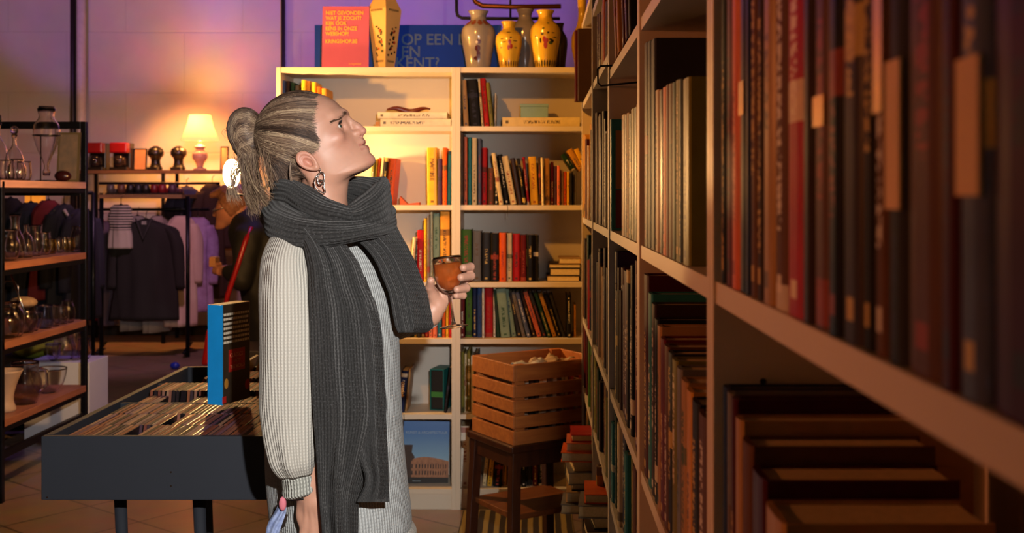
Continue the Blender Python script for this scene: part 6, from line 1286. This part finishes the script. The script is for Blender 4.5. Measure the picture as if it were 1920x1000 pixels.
for i, (px, c, lab) in enumerate(((206, '#4a423e', 'grey pair of shoes at the left end of the shoe shelf'), (226, '#5a3626', 'brown shoe, second from left on the shoe shelf'), (243, '#1a1614', 'black shoe beside the brown one on the shoe shelf'), (258, '#1c1a1e', 'black shoe in the middle of the shoe shelf'), (272, '#201a18', 'dark shoe left of the red shoes on the shoe shelf'), (288, '#6a1218', 'dark red shoe on the shoe shelf'), (303, '#7a1a20', 'bright red shoe right of the dark red one on the shoe shelf'), (322, '#4a2a3a', 'plum shoe at the right end of the shoe shelf'))):
    q = empty('shoe', (lat(px, GY), GY+.02, SHZ+.0005), R(-14+2*i), lab, 'shoe', 'shoes on the shoe shelf'); m_ = mat('shoe_'+c[1:], c, .4)
    mb = MB(); mb.lathe([(.001,.012),(.04,.012),(.042,.03),(.035,.05),(.02,.06),(.001,.062)], (0, .17, 0), 14, sy=1.6); mb.lathe([(.001,.012),(.034,.012),(.036,.05),(.033,.085),(.025,.09),(.001,.05)], (0, 0, 0), 14); mb.box(-.03, .03, 0, .17, .012, .05); mb.obj('upper', m_, q, True); MB().box(-.036, .036, -.035, .225, 0, .013).obj('sole', mat('shoe_sole', '#171210', .6), q, bevel=.005)
def garment(px, pyt, pyb, wpx, c, lab, y=GY+.2, kind='shirt', group=None, turn=0, name='shirt', cat='shirt', m=None, hem=1.0, cname=None):
    s = y/F; zt = hgt(pyt, y); L_ = (pyb-pyt)*s; W_ = wpx*s/2; q = empty(name, (lat(px, y), y, zt-L_), R(turn), lab, cat, group)
    m = m or mat('cloth_'+c[1:], c, .85, noise=.12, nscale=6, bump=.2, bscale=50); K = Knit(); sd = px*.37
    d = lambda l, th: .10*np.sin(5*th+sd+4*l)+.08*np.sin(9*th-3*l+sd)*min(1, l*4)
    loft(K, [(0, 0, L_-.0, .05, .035, 0), (0, 0, L_-.012, .07, .04, 0), (0, 0, L_-.07, W_*.75, .05, 0), (0, 0, L_-.14, W_*.86, .055, 0), (0, 0, L_*.6, W_*.80, .06, 0), (0, 0, L_*.25, W_*.85*hem, .06, 0), (0, 0, .0, W_*.9*hem, .06, 0)], 26, 40, d)
    K.obj('garment_body', m, q, .004)
    if kind != 'dress':
        for sg in (-1, 1):
            K = Knit(); loft(K, [(sg*W_*.62, 0, L_-.07, .05, .04, 0), (sg*W_*.80, 0, L_-.17, .06, .045, 0), (sg*W_*.90, 0, L_-.36, .055, .04, 0), (sg*W_*.97, 0, max(.04, L_-.60), .042, .035, 0)], 16, 20, lambda l, th: .08*np.sin(4*th+8*l)); K.obj('sleeve', m, q, .004)
    MB().tube([(-W_*.6, 0, L_-.05), (0, 0, L_+.01), (W_*.6, 0, L_-.05)], .006, 6).tube([(0, 0, L_), (0, 0, L_+.06), (.02, 0, L_+.08)], .003, 6).obj('hanger', mat('hanger_black', '#0f0d0d', .4), q, True)
    return q
gg = 'clothes on the black clothes rack'
q = garment(274, 412, 600, 132, '#1c1918', 'black V-neck top hanging at the front of the clothes rack', GY-.16, group=gg)
MB().tube([(-.07, -.062, .885), (0, -.075, .70), (.07, -.062, .885)], .008, 6).obj('neckband', mat('cloth_black_rib', '#2c2828', .8), q, True); MB().box(-.02, .02, -.056, -.052, .83, .86).obj('size_label', mat('label_grey', '#8c8680'), q)
garment(258, 405, 618, 80, '#857c78', 'grey-white shirt whose hem hangs below the black V-neck top', GY+.22, turn=62, group=gg); garment(296, 405, 622, 70, '#9a8c84', 'pale shirt hem showing right of the grey-white one under the black top', GY+.22, turn=62, group=gg)
garment(340, 405, 612, 60, '#c4a89c', 'cream pink blouse right of the black V-neck top', GY+.04, turn=20, group=gg); garment(371, 408, 585, 56, '#8a76a8', 'lilac patterned blouse at the right of the clothes rack', GY+.16, turn=15, group=gg, m=mat('lilac_print', '#a08ab4', .8, noise=.3, nscale=14, tint='#6a3a5c'))
garment(350, 350, 560, 70, '#2c2a4c', 'dark violet jacket hanging behind the lilac blouse', GY+.5, group=gg); garment(203, 415, 610, 46, '#5c4a56', 'mauve grey top at the left of the clothes rack', GY+.2, turn=66, group=gg); garment(182, 410, 600, 46, '#7c1430', 'dark pink dress left of the clothes rack post', GY+.2, kind='dress', turn=66, group=gg); garment(398, 345, 560, 56, '#3a2418', 'brown fur-collared coat between the rack and the stooping person', GY+.5, turn=20, group=gg, name='coat', cat='coat')
# striped knitted hat with a pale lower part, hung on the rack's front
m = bpy.data.materials.new('striped_knit'); m.use_nodes = True; nt, b = nodes(m); L = nt.links; tc = nt.nodes.new('ShaderNodeTexCoord'); sp = nt.nodes.new('ShaderNodeSeparateXYZ'); L.new(tc.outputs['Generated'], sp.inputs[0])
mm = nt.nodes.new('ShaderNodeMath'); mm.operation = 'MULTIPLY'; mm.inputs[1].default_value = 16; fr = nt.nodes.new('ShaderNodeMath'); fr.operation = 'FRACT'; gt = nt.nodes.new('ShaderNodeMath'); gt.operation = 'GREATER_THAN'; gt.inputs[1].default_value = .5; g2 = nt.nodes.new('ShaderNodeMath'); g2.operation = 'GREATER_THAN'; g2.inputs[1].default_value = .42; m3 = nt.nodes.new('ShaderNodeMath'); m3.operation = 'MULTIPLY'
L.new(sp.outputs[2], mm.inputs[0]); L.new(mm.outputs[0], fr.inputs[0]); L.new(fr.outputs[0], gt.inputs[0]); L.new(sp.outputs[2], g2.inputs[0]); L.new(gt.outputs[0], m3.inputs[0]); L.new(g2.outputs[0], m3.inputs[1])
mx = nt.nodes.new('ShaderNodeMix'); mx.data_type = 'RGBA'; mx.inputs['A'].default_value = (*lin('#a89c90'), 1); mx.inputs['B'].default_value = (*lin('#1a1718'), 1); L.new(m3.outputs[0], mx.inputs['Factor']); L.new(mx.outputs['Result'], b.inputs['Base Color']); b.inputs['Roughness'].default_value = .9
garment(227, 384, 466, 48, '#a89c90', 'small black and white striped top hanging at the left front', GY-.22, kind='dress', m=m, group=gg)
# dark coats seen through the glassware
for i, (px, pt_, pb, w_, c, lab) in enumerate(((20, 372, 600, 80, '#16141c', 'black coat behind the left of the metal rack'), (58, 380, 610, 70, '#131826', 'navy coat between the black coat and the red one'), (91, 376, 560, 36, '#5c1014', 'narrow dark red coat seen through the glassware'), (120, 384, 620, 70, '#12121a', 'near-black coat with pale collar behind the glassware'), (154, 392, 600, 50, '#1d1a2c', 'dark blue coat nearest the rack post'), (-14, 372, 600, 70, '#1f1a18', 'dark brown coat cut by the left edge'))):
    q = garment(px, pt_, pb, 105, c, lab, 8.25, turn=76, name='coat', cat='coat', group='coats on the rail behind the glassware', kind='dress' if w_ < 40 else 'shirt')
    if 'pale collar' in lab: MB().tube([(-.08, -.06, (pb-pt_)*8.2/F-.03), (0, -.08, (pb-pt_)*8.2/F-.14), (.08, -.06, (pb-pt_)*8.2/F-.03)], .012, 6).obj('collar', mat('collar_pink', '#9a8a86'), q, True)
o = empty('coat_rail', (lat(60, 8.25), 8.25, 0), label='black rail carrying the dark coats behind the glassware', cat='rack')
z = hgt(362, 8.25); MB().tube([(-.55, 0, z), (.45, 0, z)], .014, 8).obj('hanging_rail', MET, o, True)
for x in (-.55, .45): MB().tube([(x, 0, z), (x, 0, .03)], .016, 8).obj('post', MET, o, True); MB().box(x-.02, x+.02, -.25, .25, 0, .03).obj('foot', MET, o)
q = empty('paper_lantern', (lat(66, 9.4), 9.4, 0), label='amber-lit square lantern glowing between the coats', cat='lamp'); zt = hgt(362, 9.4); zb = hgt(384, 9.4)
em = mat('amber_glow', '#e08a28', .6, emit=.8, noise=.2, nscale=8); MB().box(-.07, .07, -.05, .05, zb, zt).obj('glowing_box', em, q, bevel=.01); MB().tube([(0, 0, 0), (0, 0, zb)], .012, 8).lathe([(.12, 0), (.12, .015), (.01, .02)], n=16).obj('stand', MET, q, True)  # yellow rectangle built as an emissive box on a stand
# clip lamp on the left side of the back bookcase: the bright bulb behind her hair
bp_ = Vector((-1.345, 4.95, 1.53)); q = empty('clip_lamp', (xl, 5.16, 1.49), label='bright bare-bulb clip lamp fixed to the bookcase behind her hair', cat='lamp'); off = bp_-Vector(q.location)
be = bpy.data.materials.new('bulb_glow'); be.use_nodes = True; nt, b = nodes(be); n = nt.nodes.new('ShaderNodeTexNoise'); cr = nt.nodes.new('ShaderNodeValToRGB'); cr.color_ramp.elements[0].color = (1, .50, .16, 1); cr.color_ramp.elements[1].color = (1, .55, .2, 1); nt.links.new(n.outputs['Fac'], cr.inputs['Fac']); nt.links.new(cr.outputs['Color'], b.inputs['Emission Color']); b.inputs['Emission Strength'].default_value = 1250
bl = MB().sphere(off, .036, 20, 14, (1, 1, 1.75)).obj('bulb', be, q, True)
MB().tube([(-.012, 0, 0), (-.03, -.02, .0), (off.x*.6, off.y*.6, off.z-.10), (off.x, off.y, off.z-.09)], .006, 8).lathe([(.02, -.095), (.022, -.06)], tuple(off), 12).obj('arm', MET, q, True); MB().box(-.03, .0005, -.02, .03, -.03, .03).obj('clamp', MET, q)
# small blue glass ornament on the floor before the clothes rack
o = MB().sphere((0, 0, .03), .03, 8, 6, (1.4, 1, 1)).obj('blue_ornament', mat('cobalt_glass', '#1a2c9c', .1), smooth=True); o.location = (lat(328, 9.2), 9.2, 0.0); tag(o, 'small blue glass ornament on the floor before the clothes rack', 'ornament')
# ---------------------------------------------------------------- stooping person in the background
BY = 6.85; s_ = BY/F
def B(px, py, dy=0): return np.array([lat(px, BY), BY+dy, hgt(py, BY)], np.float32)
def f_bp(p):
    d = sd_ell(p, B(434, 385), (.115, .085, .085), np.array([[-.45, 0, -.89], [0, 1, 0], [.89, 0, -.45]])*1.0)
    d = smin(d, sd_cone(p, B(425, 402), B(417, 416), .066, .04), .03); d = smin(d, sd_cone(p, B(408, 398), B(402, 403), .018, .014), .012)
    d = smin(d, sd_cone(p, B(412, 424), B(408, 426), .022, .016), .02)
    d = smin(d, sd_cone(p, B(450, 395), B(475, 425), .06, .07), .03)
    d = smin(d, sd_cone(p, B(488, 440, 0), B(520, 560), .15, .17), .06); d = smin(d, sd_cone(p, B(520, 560), B(522, 640), .17, .16), .06)
    for s in (-1, 1):
        d = smin(d, sd_cone(p, B(482, 438, s*.15), B(472, 520, s*.2), .06, .05), .03); d = smin(d, sd_cone(p, B(472, 520, s*.2), B(434, 505, s*.09), .045, .03), .015)
        h = sd_ell(p, B(421, 508, s*.06), (.045, .016, .035)); h = smin(h, sd_cone(p, B(430, 506, s*.085), B(422, 508, s*.06), .028, .022), .01)
        for k in range(4): h = smin(h, sd_cone(p, B(414, 500+5*k, s*.055), B(403, 501+5*k, s*.03), .011, .009), .004)
        h = smin(h, sd_cone(p, B(419, 500, s*.05), B(408, 494, s*.03), .012, .01), .006); d = smin(d, h, .01)
        d = smin(d, sd_cone(p, B(522, 640, s*.09), np.array([lat(520, BY), BY+s*.1, .5], np.float32), .085, .06), .04); d = smin(d, sd_cone(p, np.array([lat(520, BY), BY+s*.1, .5], np.float32), np.array([lat(524, BY), BY+s*.1, .06], np.float32), .06, .04), .02)
        d = smin(d, sd_cone(p, np.array([lat(524, BY), BY+s*.1, .04], np.float32), np.array([lat(498, BY), BY+s*.1, .03], np.float32), .04, .03), .02)
    return d
a, c = B(395, 340), B(585, 640)
Vb, Qb = surface_nets(lambda p: f_bp(p), axis_pts([(lat(392, BY), lat(450, BY), .006), (lat(450, BY), lat(585, BY), .012)]), axis_pts([(BY-.32, BY+.32, .011)]), axis_pts([(-.01, 1.05, .03), (1.05, 1.58, .007)]))
bp2 = bpy.data.objects.new('person', np_mesh('person_body', Vb, Qb, SKIN, np.tile(np.array(lin('#a8705a')), (len(Vb), 1)))); COL.objects.link(bp2); tag(bp2, 'stooping person in a black coat with glasses, holding something small', 'person')
def f_coat(p):
    d = sd_cone(p, B(484, 438), B(520, 560), .175, .195); d = smin(d, sd_cone(p, B(520, 560), B(524, 690), .195, .20), .06); d = smin(d, sd_cone(p, B(466, 424), B(480, 436), .085, .1), .04)
    for s in (-1, 1): d = smin(d, sd_cone(p, B(480, 442, s*.16), B(470, 520, s*.21), .08, .066), .03); d = smin(d, sd_cone(p, B(470, 520, s*.21), B(440, 508, s*.11), .06, .045), .02)
    q = p-B(490, 500); d = d+.006*np.sin(q[:, 0]*40+q[:, 2]*25)*np.sin(q[:, 1]*30+q[:, 2]*18)
    return smax(d, -(p[:, 2]-.55), .02)
Vb, Qb = surface_nets(f_coat, axis_pts([(lat(405, BY), lat(600, BY), .013)]), axis_pts([(BY-.36, BY+.36, .013)]), axis_pts([(.5, 1.5, .013)]))
oc = bpy.data.objects.new('coat', np_mesh('coat', Vb, Qb, mat('black_coat', '#131110', .7, bump=.2))); COL.objects.link(oc); oc.parent = bp2
def f_bh(p):
    d = sd_ell(p, B(437, 381), (.125, .096, .096), np.array([[-.45, 0, -.89], [0, 1, 0], [.89, 0, -.45]])); A_ = (p-B(426, 392))@np.array([-.80, 0, -.60], np.float32); d = smax(d, A_-.0, .01); d = d+.003*np.sin(p[:, 0]*150)*np.sin(p[:, 2]*130+p[:, 1]*90); return smin(d, sd_cone(p, B(398, 366), B(420, 358), .02, .035), .03)
Vb, Qb = surface_nets(f_bh, axis_pts([(lat(380, BY), lat(490, BY), .008)]), axis_pts([(BY-.16, BY+.16, .008)]), axis_pts([(1.2, 1.62, .008)]))
oh = bpy.data.objects.new('hair', np_mesh('hair', Vb, Qb, mat('reddish_grey_hair', '#8a5a44', .6, noise=.3, nscale=60, bump=.5, bscale=150))); COL.objects.link(oh); oh.parent = bp2
mb = MB()
for s in (-1, 1): c = B(406, 396, s*.032-.02); mb.tube([c+np.array([.008*math.cos(a), .022*math.sin(a)*.9, .016*math.cos(a+.6)]) for a in np.linspace(0, 2*math.pi, 13)[:-1]], .0025, 5, closed=True)
mb.tube([B(406, 396, -.075), B(424, 391, -.085), B(436, 388, -.09)], .003, 5); mb.sphere(B(424, 390, -.088), .006, 6, 5); mb.obj('spectacles', silver, bp2, True)
tag(MB().box(-.02, .02, -.05, .05, 0, .06).obj('small_jar', mat('tan_label', '#b07a50', .4), bevel=.005), 'small tan jar held in the stooping person\'s hands', 'jar').location = (lat(402, BY), BY, hgt(500, BY))
q = empty('handbag', B(448, 610, -.40), label='red handbag with long strap hanging at the stooping person\'s side', cat='handbag'); rdl = mat('red_leather', '#8c0e16', .35)
MB().prism([(-.10, -.18), (.16, -.18), (.15, .03), (-.07, .03)], -.05, .05).obj('bag_body', rdl, q, bevel=.015); loc = Vector(q.location)
MB().tube([Vector(B(440, 600, -.27))-loc, Vector(B(450, 545, -.27))-loc, Vector(B(464, 505, -.27))-loc, Vector(B(480, 450, -.25))-loc, Vector(B(487, 425, -.2))-loc], .016, 6).obj('strap', rdl, q, True); MB().tube([(-.03+.02*math.cos(a), -.06, .04+.02*math.sin(a)) for a in np.linspace(0, 6.28, 12)[:-1]], .004, 5, closed=True).obj('buckle', gp, q, True)
MB().box(.06, .13, -.053, -.05, -.04, .02).obj('bag_tag', mat('tan_label', '#b07a50', .4), q)
tag(MB().box(lat(455, 6.3), lat(560, 6.3), 5.9, 6.3, hgt(690, 6.3), hgt(640, 6.3)).box(lat(458, 6.3), lat(462, 6.3), 5.92, 5.96, 0, hgt(690, 6.3)).box(lat(552, 6.3), lat(556, 6.3), 5.92, 5.96, 0, hgt(690, 6.3)).box(lat(458, 6.3), lat(462, 6.3), 6.24, 6.28, 0, hgt(690, 6.3)).box(lat(552, 6.3), lat(556, 6.3), 6.24, 6.28, 0, hgt(690, 6.3)).obj('display_table', mat('dark_stand', '#171318', .6), bevel=.004), 'dark small display table behind the compact disc table', 'table')
